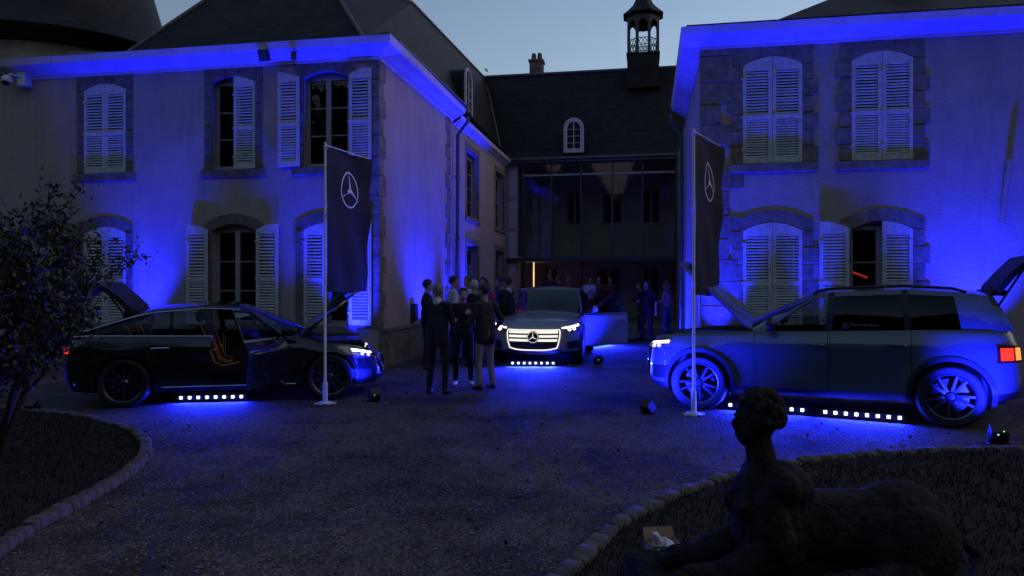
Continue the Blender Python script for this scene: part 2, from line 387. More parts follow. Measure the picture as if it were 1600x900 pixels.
def fbox(mb, F, u0, u1, v0, v1, o0, o1, mi=0):
    vs = [F.p(u, v, o) for o in (o0, o1) for v in (v0, v1) for u in (u0, u1)]
    return mb.add(vs, [(0, 2, 3, 1), (4, 5, 7, 6), (0, 1, 5, 4), (2, 6, 7, 3), (0, 4, 6, 2), (1, 3, 7, 5)], mi)
def arc_z(u, a, b, top, rise=0.14):      # segmental arch over a..b with crown at top
    m = (a + b) / 2; h = (b - a) / 2; return top - rise * ((u - m) / h) ** 2
def shutter(F, u0, u1, v0, v1, arch, parent, out=0.03, tilt=1, nsl=13):
    """one louvred leaf; arch = function u -> top height"""
    st = 0.065; th = 0.035; mb = MB(); vb = v0
    f = lambda o: (lambda p: F.p(p[0], p[1], o))
    tl = lambda u: arch(u) - 0.17
    topline = [(u0 + (u1 - u0) * k / 6, arch(u0 + (u1 - u0) * k / 6)) for k in range(7)]
    vt = min(arch(u0), arch(u1)) - 0.10
    fbox(mb, F, u0, u0 + st, vb, vt, out, out + th); fbox(mb, F, u1 - st, u1, vb, vt, out, out + th)
    fbox(mb, F, u0 + st, u1 - st, vb, vb + 0.11, out, out + th)
    vm = vb + (vt - vb) * 0.5
    fbox(mb, F, u0 + st, u1 - st, vm - 0.045, vm + 0.045, out, out + th)
    poly = [(u0, vt), (u1, vt)] + list(reversed(topline)); mb.prism(poly, f(out), f(out + th))
    for vh in (vb + 0.25, vm, vt - 0.15):        # hinge straps
        fbox(mb, F, u0 - 0.02, u0 + 0.05, vh - 0.02, vh + 0.02, out + th, out + th + 0.012)
    s = mb.build('shutter', 'shutter', parent, smooth=0)
    key = (round(u1 - u0, 2), F.N[:])
    if key not in _slat:
        b = MB(); w = (u1 - u0) - 2 * st; F0 = Face((0, 0, 0), F.U, F.N)
        pts = [(-0.019, -0.004), (-0.015, 0.007), (0.019, 0.004), (0.015, -0.007)]
        vs = [F0.p(uu, zz * 1.0 - oo * 0.8, oo * 0.62) for uu in (-w / 2, w / 2) for oo, zz in pts]
        b.add(vs, [(0, 1, 2, 3), (7, 6, 5, 4)] + [(i, i + 4, (i + 1) % 4 + 4, (i + 1) % 4) for i in range(4)]); _slat[key] = b.mesh('slat', 'shutter', 0)
    for lo, hi in ((vb + 0.11, vm - 0.045), (vm + 0.045, vt)):
        for k in range(nsl):
            o = link('slat', _slat[key], s); o.location = F.p((u0 + u1) / 2, lo + (hi - lo) * (k + 0.5) / nsl + random.uniform(-.003, .003), out + th / 2); o.rotation_euler = (random.gauss(0, .07) * F.U.x, random.gauss(0, .006), 0)
    return s
def window(F, u0, u1, v0, v1, parent, depth=0.17, rows=3, arch=None, leaves=2):
    mb = MB(); fr = 0.07; b = 0.022
    fbox(mb, F, u0, u0 + fr, v0, v1, -depth - 0.05, -depth); fbox(mb, F, u1 - fr, u1, v0, v1, -depth - 0.05, -depth)
    fbox(mb, F, u0 + fr, u1 - fr, v0, v0 + 0.09, -depth - 0.05, -depth); fbox(mb, F, u0 + fr, u1 - fr, v1 - 0.16, v1, -depth - 0.05, -depth)
    um = (u0 + u1) / 2
    if leaves == 2: fbox(mb, F, um - 0.055, um + 0.055, v0 + 0.09, v1 - 0.16, -depth - 0.05, -depth + 0.012)
    cols = [(u0 + fr, um - 0.055), (um + 0.055, u1 - fr)] if leaves == 2 else [(u0 + fr, u1 - fr)]
    H = (v1 - 0.16) - (v0 + 0.09)
    for a, c in cols:
        for k in range(1, rows):
            z = v0 + 0.09 + H * k / rows; fbox(mb, F, a, c, z - b / 2, z + b / 2, -depth - 0.04, -depth - 0.005)
    w = mb.build('window', 'frame', parent, smooth=0)
    for a, c in cols:
        for k in range(rows):
            z0 = v0 + 0.09 + H * k / rows; z1 = z0 + H / rows
            p = MB(); p.add([F.p(a, z0, -depth - 0.03), F.p(c, z0, -depth - 0.03), F.p(c, z1, -depth - 0.03), F.p(a, z1, -depth - 0.03)], [(0, 1, 2, 3)])
            p.build('pane', 'pane', w, smooth=0)
    return w
def stone_box(F, u0, u1, v0, v1, o0, o1, parent, m, name='stone'):
    e = 0.012; mb = MB(); j = lambda: random.uniform(-0.004, 0.004)
    a = [(u0, v0), (u1, v0), (u1, v1), (u0, v1)]; du = [(1, 1), (-1, 1), (-1, -1), (1, -1)]
    o1 += random.uniform(-0.006, 0.006)
    r0 = [F.p(u, v, o0) for u, v in a]; r1 = [F.p(u, v, o1 - e) for u, v in a]; r2 = [F.p(u + d[0] * e + j(), v + d[1] * e + j(), o1) for (u, v), d in zip(a, du)]
    mb.grid([r0, r1, r2], cu=True); mb.f.append((8, 9, 10, 11)); mb.m.append(0)
    return mb.build(name, m, parent, smooth=0)
def surround(F, u0, u1, v0, v1, parent, m, w=0.2, rise=0.14, alt=0.07, n=6, proud=0.02, hood=False, back=-0.2):
    spring = v1 - rise
    for side in (0, 1):
        z = v0
        for k in range(n):
            h = (spring - v0) / n; ww = w + (alt if (k + side) % 2 else 0)
            if side == 0: stone_box(F, u0 - ww, u0, z + 0.006, z + h - 0.006, -0.02, proud, parent, m)
            else: stone_box(F, u1, u1 + ww, z + 0.006, z + h - 0.006, -0.02, proud, parent, m)
            z += h
    stone_box(F, u0 - w - 0.06, u1 + w + 0.06, v0 - 0.17, v0 - 0.004, -0.2, proud + 0.035, parent, m, 'sill')
    # arch stones: three voussoirs under a segmental extrados
    U = [u0 - w, u0 + (u1 - u0) * 0.3, u0 + (u1 - u0) * 0.7, u1 + w]; top = v1 + 0.22
    for a, b in zip(U, U[1:]):
        us = [a + 0.004 + (b - a - 0.008) * k / 6 for k in range(7)]
        lo = [(u, arc_z(min(max(u, u0), u1), u0, u1, v1, rise)) for u in us]
        hi = [(u, arc_z(u, u0 - w, u1 + w, top, 0.2 if hood else 0.06)) for u in us]
        mb = MB(); mb.prism(lo + hi[::-1], lambda p: F.p(p[0], p[1], -0.22), lambda p: F.p(p[0], p[1], proud - (0.008 if hood else 0))); mb.build('lintel_stone', m, parent, smooth=0)
def cornice(paths, zb, zt, parent, m='cornice'):
    """paths(o) -> list of xy points at outward offset o"""
    prof = [(0.0, 0), (0.03, 0), (0.04, .16), (0.12, .24), (0.24, .46), (0.33, .56), (0.36, .62), (0.40, 1.0), (0.30, 1.06), (-0.25, 1.1)]
    rows = [[Vector((x, y, zb + (zt - zb) * t)) for x, y in paths(o)] for o, t in prof]
    mb = MB(); mb.grid(rows); return mb.build('cornice', m, parent, smooth=0)
def pipe(pts, parent, r=0.05, m='lead', name='downpipe'):
    mb = MB(); mb.tube(pts, r, 10)
    for i in range(len(pts) - 1):
        a, b = Vector(pts[i]), Vector(pts[i + 1])
        if (b - a).length > 1.5:
            for t in (0.2, 0.5, 0.8): mb.tube([a.lerp(b, t - 0.008), a.lerp(b, t + 0.008)], r * 1.35, 10)
    return mb.build(name, m, parent)

# ------------------------------------------------------------------ left wing
YL, XL = 14.0, -5.33
YR, XR = 14.4, 1.02
YG = 27.6
def left_wing():
    B = empty('manor_wing', (-11, 17, 0)); B.location = (0, 0, 0)
    tag(B, 'left manor wing with pale plaster front, white louvred shutters and steep slate roof', 'building')
    F = Face((0, YL, 0), (1, 0, 0), (0, -1, 0)); S = Face((XL, 0, 0), (0, 1, 0), (1, 0, 0))
    u = lambda x: onY(x, 300, YL).x
    UP = (4.1, 6.06); LO = (0.85, 2.95)
    cols = [(u(131), u(197)), (u(331), u(399)), (u(474), u(543))]
    holes = [(a, b, *UP) for a, b in cols] + [(a, b, *LO) for a, b in cols]
    wall(F, -19, XL, 0, 6.5, holes, 'wall', B)
    sv = lambda x: onX(x, 300, XL).y
    swin = []
    for xa, xb in ((729, 747), (774, 787)):
        swin += [(sv(xa), sv(xb), 3.75, 5.75), (sv(xa), sv(xb), 0.8, 2.9)]
    wall(S, YL, YG + 0.6, 0, 6.5, swin, 'wall', B)
    mb = MB(); mb.add([(-19, YL, 0), (-19, 30, 0), (-19, 30, 6.5), (-19, YL, 6.5)], [(0, 1, 2, 3)]); mb.add([(-19, 30, 0), (XL, 30, 0), (XL, 30, 6.5), (-19, 30, 6.5)], [(0, 1, 2, 3)])
    mb.add([(-19, YL, 6.45), (XL, YL, 6.45), (XL, 30, 6.45), (-19, 30, 6.45)], [(0, 1, 2, 3)])
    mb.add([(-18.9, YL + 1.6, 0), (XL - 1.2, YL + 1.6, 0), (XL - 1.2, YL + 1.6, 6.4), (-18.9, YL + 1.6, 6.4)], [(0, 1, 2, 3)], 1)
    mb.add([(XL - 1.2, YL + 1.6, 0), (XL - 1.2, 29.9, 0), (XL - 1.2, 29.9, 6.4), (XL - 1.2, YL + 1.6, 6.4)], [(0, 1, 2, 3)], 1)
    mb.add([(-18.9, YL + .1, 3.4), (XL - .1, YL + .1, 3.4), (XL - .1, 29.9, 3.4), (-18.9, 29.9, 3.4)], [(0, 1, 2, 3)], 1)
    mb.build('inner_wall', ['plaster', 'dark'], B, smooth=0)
    # plinth on the court side
    mb = MB(); mb.box(XL + 0.004, XL + 0.07, YL + 0.01, YG, 0, 0.72); mb.box(XL + 0.004, XL + 0.10, YL + 0.01, YG, 0.72, 0.78)
    mb.build('plinth', 'stone', B, smooth=0)
    # openings
    for (a, b) in cols:
        surround(F, a, b, *UP, B, 'stone_dark', w=0.17, alt=0.0, n=4)
        surround(F, a, b, *LO, B, 'stone_dark', w=0.17, alt=0.0, n=4, hood=True)
    for i, (a, b) in enumerate(cols):
        m = (a + b) / 2; w = (b - a) / 2
        for row, (v0, v1) in enumerate((UP, LO)):
            ar = lambda x, a=a, b=b, v1=v1: arc_z(x, a, b, v1 - 0.01)
            arL = lambda x, a=a, b=b, v1=v1: arc_z(x + w, a, b, v1 - 0.01)           # leaf folded open to the left
            closed = {(0, 0): 'LR', (1, 0): 'R', (2, 0): '', (0, 1): 'LR', (1, 1): '', (2, 1): 'L'}[(i, row)]
            if closed != 'LR': window(F, a, b, v0, v1, B, rows=3)
            lf = lambda x, a=a, w=w, v1=v1, b=b: arc_z(2 * a - x, a, b, v1 - 0.01)
            rf = lambda x, a=a, w=w, v1=v1, b=b: arc_z(2 * b - x, a, b, v1 - 0.01)
            if 'L' in closed: shutter(F, a + 0.005, m - 0.004, v0 + 0.01, v1, ar, B, out=-0.03)
            elif (i, row) != (1, 0): shutter(F, a - w - 0.05, a - 0.06, v0 + 0.01, v1, lf, B, out=0.045)
            if 'R' in closed: shutter(F, m + 0.004, b - 0.005, v0 + 0.01, v1, ar, B, out=-0.03)
            else: shutter(F, b + 0.06, b + w + 0.05, v0 + 0.01, v1, rf, B, out=0.045)
    for a, b, v0, v1 in swin:
        window(S, a, b, v0, v1, B, rows=4, depth=0.2)
        for side in (a - 0.16, b):
            stone_box(S, side, side + 0.16, v0, v1, -0.02, 0.02, B, 'stone')
        stone_box(S, a - 0.16, b + 0.16, v1, v1 + 0.2, -0.02, 0.025, B, 'stone', 'lintel_stone'); stone_box(S, a - 0.2, b + 0.2, v0 - 0.15, v0, -0.1, 0.05, B, 'stone', 'sill')
    # quoins on the front corner (both faces) and at the back end of the pavilion
    z = 0.8; k = 0
    while z < 6.2:
        h = random.uniform(0.34, 0.44); h = min(h, 6.25 - z); lu, lv = ((0.46, 0.22), (0.26, 0.36))[k % 2]
        mb = MB()
        q = [(XL - lu, YL - 0.022), (XL + 0.022, YL - 0.022), (XL + 0.022, YL + lv), (XL - 0.01, YL + lv), (XL - 0.01, YL + 0.01), (XL - lu, YL + 0.01)]
        mb.prism(q, lambda p: Vector((p[0], p[1], z + 0.006)), lambda p: Vector((p[0], p[1], z + h - 0.006))); mb.build('quoin_stone', 'stone', B, smooth=0)
        stone_box(S, 19.45 - (0.5 if k % 2 else 0.3), 19.45, z + 0.005, z + h - 0.005, -0.02, 0.022, B, 'stone', 'quoin_stone')
        z += h; k += 1
    cornice(lambda o: [(-19, YL - o), (XL + o, YL - o), (XL + o, 19.7)], 6.22, 6.58, B)
    cornice(lambda o: [(XL + o * 0.6, 19.75), (XL + o * 0.6, YG - 0.3)], 6.15, 6.42, B)
    # roof
    e = 6.56
    A0 = (XL + .3, YL - .3, e + .06); A1 = (XL + .3, 19.7, e + .06); A2 = (XL + .22, YG - .2, e - .08)
    C0 = (XL - .55, YL + .55, e + .30); C1 = (XL - .35, 19.9, e + .35); C2 = (XL - .2, YG - .1, e + .2)
    T0 = (-8.0, 16.75, 9.6); T1 = (-6.72, 20.3, 9.85); T2 = (-6.45, 28.9, 10.0)
    D0 = (-12.2, YL - .3, e + .06); E0 = (-11.5, YL + .55, e + .30); TL = (-9.6, 16.75, 9.6); TB = (-9.6, 30, 9.8); DB = (-13, 30, e + .1)
    mb = MB(); mb.grid([[A0, A1, A2], [C0, C1, C2], [T0, T1, T2]]); mb.grid([[D0, A0], [E0, C0], [TL, T0]])
    mb.grid([[D0, DB], [E0, (-11.5, 30, e + .4)], [TL, TB]]); mb.add([TL, T0, T1, T2, (-8, 30, 10), TB], [(0, 1, 2, 3, 4, 5)])
    mb.add([(-19, YL - .25, e + .03), (-11.8, YL - .25, e + .03), (-11.8, 22, e + .5), (-19, 22, e + .5)], [(0, 1, 2, 3)])
    roof = mb.build('roof', 'slate', B, smooth=0)
    mb = MB(); off = Vector((0, 0, .02)); mb.tube([Vector(A0) + off, Vector(C0) + off, Vector(T0) + off], 0.045, 8); mb.tube([Vector(D0) + off, Vector(E0) + off, Vector(TL) + off], 0.045, 8); mb.tube([Vector(T0) + off, Vector(T1) + off, Vector(T2) + off], 0.05, 8)
    mb.tube([Vector(A2) + off, Vector(C2) + off, Vector(T2) + off], 0.05, 8); mb.build('hip_flashing', 'lead', roof)
    # dormer on the court slope (window faces the court, seen edge on)
    dy = 22.6; dx = -4.95; zc = 7.35
    dm = MB(); xs0, xs1 = -6.3, -5.62
    y0, y1 = dy - .42, dy + .42; z0, z1 = 6.95, 8.1
    arch = [(y0, z0), (y1, z0)] + [(dy + .42 * math.cos(a), z1 + .42 * math.sin(a)) for a in [PI * k / 10 for k in range(11)]]
    dm.prism(arch, lambda p: Vector((xs0, p[0], p[1])), lambda p: Vector((xs1, p[0], p[1]))); d = dm.build('dormer', 'slate', roof, smooth=30)
    wm = MB(); ring = [(p[0], p[1]) for p in arch]
    wm.tube([Vector((xs1 + .02, a, b)) for a, b in ring], 0.045, 6, closed=True); wm.box(xs1, xs1 + .04, dy - .02, dy + .02, z0, z1 + .4)
    for q in (0.3, 0.62, 0.95): wm.box(xs1, xs1 + .03, y0, y1, z0 + q, z0 + q + .025)
    wm.build('dormer_window', 'shutter', roof, smooth=30)
    pipe([(XL + .42, 19.72, 6.35), (XL + .42, 19.72, 6.2), (XL + .14, 19.72, 5.85), (XL + .12, 19.72, 0.0)], B)
    gm = MB(); gm.tube([(XL + .34, YL + .2, 6.62), (XL + .40, 19.7, 6.6)], 0.05, 8); gm.build('gutter', 'lead', B)
    # round stair tower behind the low left end
    T = empty('round_tower', (-15.8, 17.6, 0)); tag(T, 'round tower with bell-shaped slate roof behind the left wing end', 'tower')
    mb = MB(); mb.lathe([(2.7, 0), (2.7, 7.9)], 40); mb.build('wall', 'plaster', T, smooth=60)
    mb = MB(); mb.lathe([(2.72, 7.55), (2.9, 7.62), (3.35, 7.72), (3.4, 7.8), (3.1, 8.0), (2.72, 8.4), (2.45, 9.0), (2.2, 9.9), (1.7, 11.6), (0.9, 13.8), (0.04, 16)], 40); mb.build('roof', 'slate', T, smooth=60)
    return B
LW = left_wing()

# ------------------------------------------------------------------ right wing
def right_wing():
    B = empty('manor_wing'); tag(B, 'right manor wing with stone-framed closed shutters behind the grey SUV', 'building')
    F = Face((0, YR, 0), (1, 0, 0), (0, -1, 0)); S = Face((XR, 0, 0), (0, 1, 0), (-1, 0, 0))
    u = lambda x: onY(x, 300, YR).x
    UP = (3.96, 5.98); LO = (0.8, 2.86)
    cols = [(u(1160), u(1254)), (u(1330), u(1427))]
    holes = [(a, b, *UP) for a, b in cols] + [(a, b, *LO) for a, b in cols]
    wall(F, XR, 14, 0, 6.4, holes, 'wall', B); wall(S, YR, 20.4, 0, 6.4, [], 'wall', B)
    mb = MB(); mb.add([(XR, 20.4, 0), (14, 20.4, 0), (14, 20.4, 6.4), (XR, 20.4, 6.4)], [(0, 1, 2, 3)]); mb.add([(14, YR, 0), (14, 20.4, 0), (14, 20.4, 6.4), (14, YR, 6.4)], [(0, 1, 2, 3)])
    mb.add([(XR, YR, 6.38), (14, YR, 6.38), (14, 20.4, 6.38), (XR, 20.4, 6.38)], [(0, 1, 2, 3)])
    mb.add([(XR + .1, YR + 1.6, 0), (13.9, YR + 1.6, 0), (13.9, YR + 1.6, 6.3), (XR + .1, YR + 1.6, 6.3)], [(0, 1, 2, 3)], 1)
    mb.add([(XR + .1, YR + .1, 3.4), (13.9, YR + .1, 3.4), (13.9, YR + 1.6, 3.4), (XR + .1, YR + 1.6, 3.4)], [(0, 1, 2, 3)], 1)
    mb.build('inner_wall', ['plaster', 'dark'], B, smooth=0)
    for a, b in cols:
        surround(F, a, b, *UP, B, 'stone', w=0.2, alt=0.08, n=6, rise=.16)
        surround(F, a, b, *LO, B, 'stone', w=0.2, alt=0.08, n=6, rise=.16, hood=True)
    for i, (a, b) in enumerate(cols):
        m = (a + b) / 2; w = (b - a) / 2
        for row, (v0, v1) in enumerate((UP, LO)):
            ar = lambda x, a=a, b=b, v1=v1: arc_z(x, a, b, v1 - 0.01, .16); lf = lambda x, a=a, b=b, v1=v1: arc_z(2 * a - x, a, b, v1 - 0.01, .16)
            if (i, row) == (1, 1):
                window(F, a, b, v0, v1, B, rows=3); shutter(F, a - w - .04, a - .05, v0 + .01, v1, lf, B, out=.045, nsl=15)
            else: shutter(F, a + .005, m - .004, v0 + .01, v1, ar, B, out=-.02, nsl=15)
            shutter(F, m + .004, b - .005, v0 + .01, v1, ar, B, out=-.02, nsl=15)
    # corner quoins, irregular
    z = 0.1; k = 0
    while z < 6.15:
        h = min(random.uniform(0.36, 0.5), 6.2 - z); lu = random.choice((0.34, 0.5, 0.62)) if k % 2 else random.choice((0.55, 0.66))
        stone_box(F, XR - .022, XR + lu, z + .006, z + h - .006, -.02, .022, B, 'stone', 'quoin_stone')
        if lu < .6 and k % 2 == 0: stone_box(F, XR + lu + .01, XR + lu + .22, z + .02, z + h - .03, -.02, .014, B, 'stone', 'quoin_stone')
        stone_box(S, YR + .001, YR + random.uniform(.25, .45), z + .006, z + h - .006, -.02, .02, B, 'stone', 'quoin_stone'); z += h; k += 1
    cornice(lambda o: [(14, YR - o), (XR - o, YR - o), (XR - o, 20.2)], 6.16, 6.5, B)
    e = 6.5; mb = MB()
    A = (XR - .3, YR - .3, e + .06); A2 = (XR - .3, 20.6, e + .06); Bq = (14, YR - .3, e + .06)
    C_ = (XR + .7, YR + .7, e + .12); C2 = (XR + .7, 20.2, e + .12); Cq = (14, YR + .7, e + .12)
    T = (XR + 4.2, YR + 4.2, 8.85); T2 = (XR + 4.2, 20.2, 8.85); Tq = (14, YR + 4.2, 8.85)
    mb.grid([[A2, A, Bq], [C2, C_, Cq], [T2, T, Tq]]); mb.add([T, Tq, (14, 20.4, 8.85), T2], [(0, 1, 2, 3)]); roof = mb.build('roof', 'slate', B, smooth=0)
    mb = MB(); c = onY(1428, 6, YR + 3.4); mb.box(c.x - .36, c.x + .36, YR + 3.1, YR + 3.7, 7.4, 8.7); mb.box(c.x - .42, c.x + .42, YR + 3.04, YR + 3.76, 8.7, 8.85); mb.build('chimney', 'stone', roof, smooth=0)
    pipe([(XR - .42, 20.15, 6.3), (XR - .4, 20.15, 6.1), (XR - .12, 20.15, 5.7), (XR - .12, 20.15, 0)], B)
    # rain pipe fragment on the right
    p0 = onY(1577, 250, YR - .09); p1 = onY(1565, 350, YR - .09); pipe([p0, p1], B, r=.045, m='plaster', name='overflow_pipe')
    # red neon reflex in the open half window, built as a glowing tube
    q = onY(1340, 428, YR + .5); mb = MB(); mb.tube([q + Vector((-.14, 0, .05)), q + Vector((0, 0, 0)), q + Vector((.17, 0, -.07))], .02, 8)
    tag(mb.build('neon_reflex', 'red_reflex'), 'short red glowing streak for a neon reflex behind the half-open lower window', 'neon light')
    return B
RW = right_wing()

# ------------------------------------------------------------------ central building with glazed gallery
def centre():
    B = empty('central_block'); tag(B, 'dark slate-roofed central block with glazed gallery between the wings', 'building')
    x0, x1 = -4.85, 1.06; Yg = YG; zs, zt = 2.69, 6.3
    F = Face((0, Yg, 0), (1, 0, 0), (0, -1, 0)); Bk = Face((0, Yg + 3.2, 0), (1, 0, 0), (0, -1, 0))
    # pier between left wing and glass
    mb = MB(); mb.box(XL + .01, x0 - .02, Yg, Yg + .4, 0, 6.3); mb.build('wall', 'plaster', B, smooth=0)
    for k in range(5): stone_box(F, XL + .08, x0 - .08, .25 + k * 1.2, 1.3 + k * 1.2, .0, .012, B, 'cornice', 'panel')
    # right side wall between right wing and the gallery
    mb = MB(); mb.box(x1 + .02, 5, 20.42, Yg + 6, 0, 6.4); mb.build('wall', 'plaster', B, smooth=0)
    # back wall with dark windows upstairs and doors downstairs
    hl = []
    for xa, xb, ya, yb in ((885, 911, 303, 358), (941, 972, 300, 354), (1003, 1032, 297, 353)):
        p, q = onY(xa, ya, Yg + 3.2), onY(xb, yb, Yg + 3.2); hl.append((p.x, q.x, 4.2, 5.7))
    for xa, xb in ((932, 970), (1000, 1031), (850, 872)):
        hl.append((onY(xa, 400, Yg + 3.2).x, onY(xb, 400, Yg + 3.2).x, 0.35, 2.5))
    wall(Bk, XL, 5, 0, 6.3, hl, 'inner_wall', B, 'inner_wall')
    for h in hl: window(Bk, *h, B, rows=3 if h[2] > 3 else 4, depth=.12)
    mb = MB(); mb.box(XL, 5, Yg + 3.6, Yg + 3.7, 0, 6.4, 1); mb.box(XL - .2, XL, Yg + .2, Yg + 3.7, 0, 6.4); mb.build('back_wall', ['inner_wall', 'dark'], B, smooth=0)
    mb = MB(); mb.box(x0 - .1, 5, Yg + .06, Yg + 3.2, zs - .12, zs + .12); mb.build('floor_slab', 'inner_wall', B, smooth=0)
    mb = MB(); mb.box(x0 - .1, 5, Yg + .02, Yg + 3.2, 6.28, 6.42); mb.build('ceiling', 'inner_wall', B, smooth=0)
    mb = MB(); mb.box(x0 - .5, x1 + .1, Yg - .16, Yg + .05, zs - .13, zs + .02); mb.build('gallery_beam', 'steel', B, smooth=0)
    mb = MB(); mb.box(XL, x1 + .3, Yg - .3, Yg + .05, 6.3, 6.42); mb.tube([(XL, Yg - .32, 6.42), (x1 + .3, Yg - .32, 6.42)], .07, 8); mb.build('eave', 'lead', B, smooth=0)
    # mullions and panes
    ux = [onY(x, 300, Yg).x for x in (817, 862, 908, 957, 1004, 1056)]
    for i, x in enumerate(ux):
        mb = MB(); mb.box(x - .03, x + .03, Yg - .06, Yg + .06, zs + .02, 6.3); mb.build('mullion', 'steel', B, smooth=0)
    zr = 5.85
    mb = MB(); mb.box(ux[0], ux[-1], Yg - .05, Yg + .05, zr - .035, zr + .035); mb.build('transom', 'frame', B, smooth=0)
    for a, b in zip(ux, ux[1:]):
        for lo, hi in ((zs + .02, zr - .035), (zr + .035, 6.3)):
            mb = MB(); mb.box(a + .03, b - .03, Yg - .008, Yg + .008, lo, hi); mb.build('glass_panel', 'gallery_glass', B, smooth=0)
    for x in (ux[0], ux[2], ux[4]):
        mb = MB(); mb.tube([(x, Yg + .1, 0), (x, Yg + .1, zs - .12)], .06, 12); mb.build('column', 'steel', B)
    # steps up to the entrance
    for k, (y, h) in enumerate(((23.0, .15), (23.35, .30))):
        mb = MB(); mb.box(XL + .12, x1 + .2, y, Yg + 3.2, h - .15 if k else 0, h + .002 * k); mb.build('step', 'stone', B, smooth=0)
    # roof
    yr = 28.85; zrg = 10.05; mb = MB()
    mb.grid([[(XL - 1.5, Yg - .3, 6.46), (6, Yg - .3, 6.46)], [(XL - 1.5, Yg + .0, 6.8), (6, Yg + .0, 6.8)], [(XL - 1.5, yr, zrg), (6, yr, zrg)], [(XL - 1.5, 34, 6.4), (6, 34, 6.4)]])
    roof = mb.build('roof', 'slate', B, smooth=0)
    mb = MB(); mb.tube([(XL - 1.2, yr, zrg + .02), (6, yr, zrg + .02)], .07, 8); mb.build('ridge_flashing', 'lead', roof)
    # dormer
    c = onY(897, 212, Yg - .15); w = .33; z0 = c.z - .60; z1 = c.z + .27
    arch = [(c.x - w, z0), (c.x + w, z0)] + [(c.x + w * math.cos(PI * k / 10), z1 + w * math.sin(PI * k / 10)) for k in range(11)]
    mb = MB(); mb.prism(arch, lambda p: Vector((p[0], c.y - .1, p[1])), lambda p: Vector((p[0], c.y + 1.2, p[1]))); dm = mb.build('dormer', 'slate', roof, smooth=30)
    mb = MB(); Fd = Face((0, c.y - .1, 0), (1, 0, 0), (0, -1, 0))
    outer = [(c.x - w - .05, z0 - .06), (c.x + w + .05, z0 - .06)] + [(c.x + (w + .05) * math.cos(PI * k / 10), z1 + (w + .05) * math.sin(PI * k / 10)) for k in range(11)]
    n = len(arch); inn = [((p[0] - c.x) * .74 + c.x, (p[1] - c.z) * .84 + c.z) for p in arch]
    mb.grid([[Fd.p(*p, .01) for p in outer], [Fd.p(*p, .06) for p in outer], [Fd.p(*p, .06) for p in inn], [Fd.p(*p, .01) for p in inn]], cu=True)
    fbox(mb, Fd, c.x - .02, c.x + .02, z0, z1 + .25, .0, .05)
    for q in (.3, .55, .8): fbox(mb, Fd, c.x - w, c.x + w, z0 + q, z0 + q + .02, .0, .04)
    mb.build('dormer_window', 'shutter', roof, smooth=30)
    # chimney
    c = onY(839, 110, yr + .4); mb = MB(); mb.box(c.x - .26, c.x + .26, yr + .1, yr + .6, 9.6, 10.62); mb.box(c.x - .3, c.x + .3, yr + .06, yr + .64, 10.62, 10.72)
    for dx in (-.12, .12): mb.lathe([(.09, 10.7), (.1, 10.9), (.075, 11.02)], 12, T=Matrix.Translation((c.x + dx, yr + .35, 0)))
    mb.build('chimney', 'stone_dark', roof, smooth=40)
    # bell lantern
    c = onY(1005, 90, yr); Tn = empty('bell_lantern', (c.x, yr, 0)); tag(Tn, 'open octagonal bell lantern with curved pointed roof on the slate ridge', 'lantern turret')
    mb = MB(); mb.box(-.6, .6, -.6, .6, 9.2, 10.46); mb.box(-.63, .63, -.63, .63, 10.46, 10.54); mb.build('shaft', 'slate', Tn, smooth=0)
    oct_ = [(.6 * math.cos(PI / 8 + k * PI / 4), .6 * math.sin(PI / 8 + k * PI / 4)) for k in range(8)]
    for k in range(8):
        x, y = oct_[k]; x2, y2 = oct_[(k + 1) % 8]
        mb = MB(); mb.tube([(x, y, 10.52), (x, y, 12.05)], .055, 8); mb.build('post', 'bronze', Tn)
        a = Vector((x, y, 0)); b = Vector((x2, y2, 0)); d_ = b - a
        mb = MB(); pts = [(0, 12.06), (1, 12.06), (1, 11.55)] + [(.5 + .42 * math.cos(q * PI / 8), 11.55 + .3 * math.sin(q * PI / 8)) for q in range(9)] + [(0, 11.55)]
        nrm = Vector((d_.y, -d_.x, 0)).normalized() * .03
        mb.prism(pts, lambda p: a + d_ * p[0] + Vector((0, 0, p[1])) + nrm, lambda p: a + d_ * p[0] + Vector((0, 0, p[1])) - nrm); mb.build('arch', 'bronze', Tn, smooth=0)
        mb = MB()
        for zz in (10.6, 10.86, 11.12): mb.tube([a + Z * zz, b + Z * zz], .016, 6)
        for s0, s1 in ((.05, .35), (.35, .65), (.65, .95)):
            for z0_, z1_ in ((10.6, 10.86), (10.86, 11.12)):
                mb.tube([a + d_ * s0 + Z * z0_, a + d_ * s1 + Z * z1_], .011, 5); mb.tube([a + d_ * s1 + Z * z0_, a + d_ * s0 + Z * z1_], .011, 5)
        mb.build('railing', 'bronze', Tn)
    mb = MB(); mb.lathe([(.0, 12.02), (.66, 12.02), (.82, 12.08), (.82, 12.13), (.62, 12.3), (.42, 12.5), (.3, 12.75), (.2, 13.1), (.1, 13.6), (.0, 14.2)], 8, T=Matrix.Rotation(PI / 8, 4, 'Z')); mb.build('roof', 'slate', Tn, smooth=30)
    mb = MB(); mb.lathe([(.0, 11.86), (.06, 11.84), (.1, 11.75), (.16, 11.62), (.2, 11.58)], 16); mb.build('bell', 'bronze', Tn, smooth=50)
    return B
CB = centre()

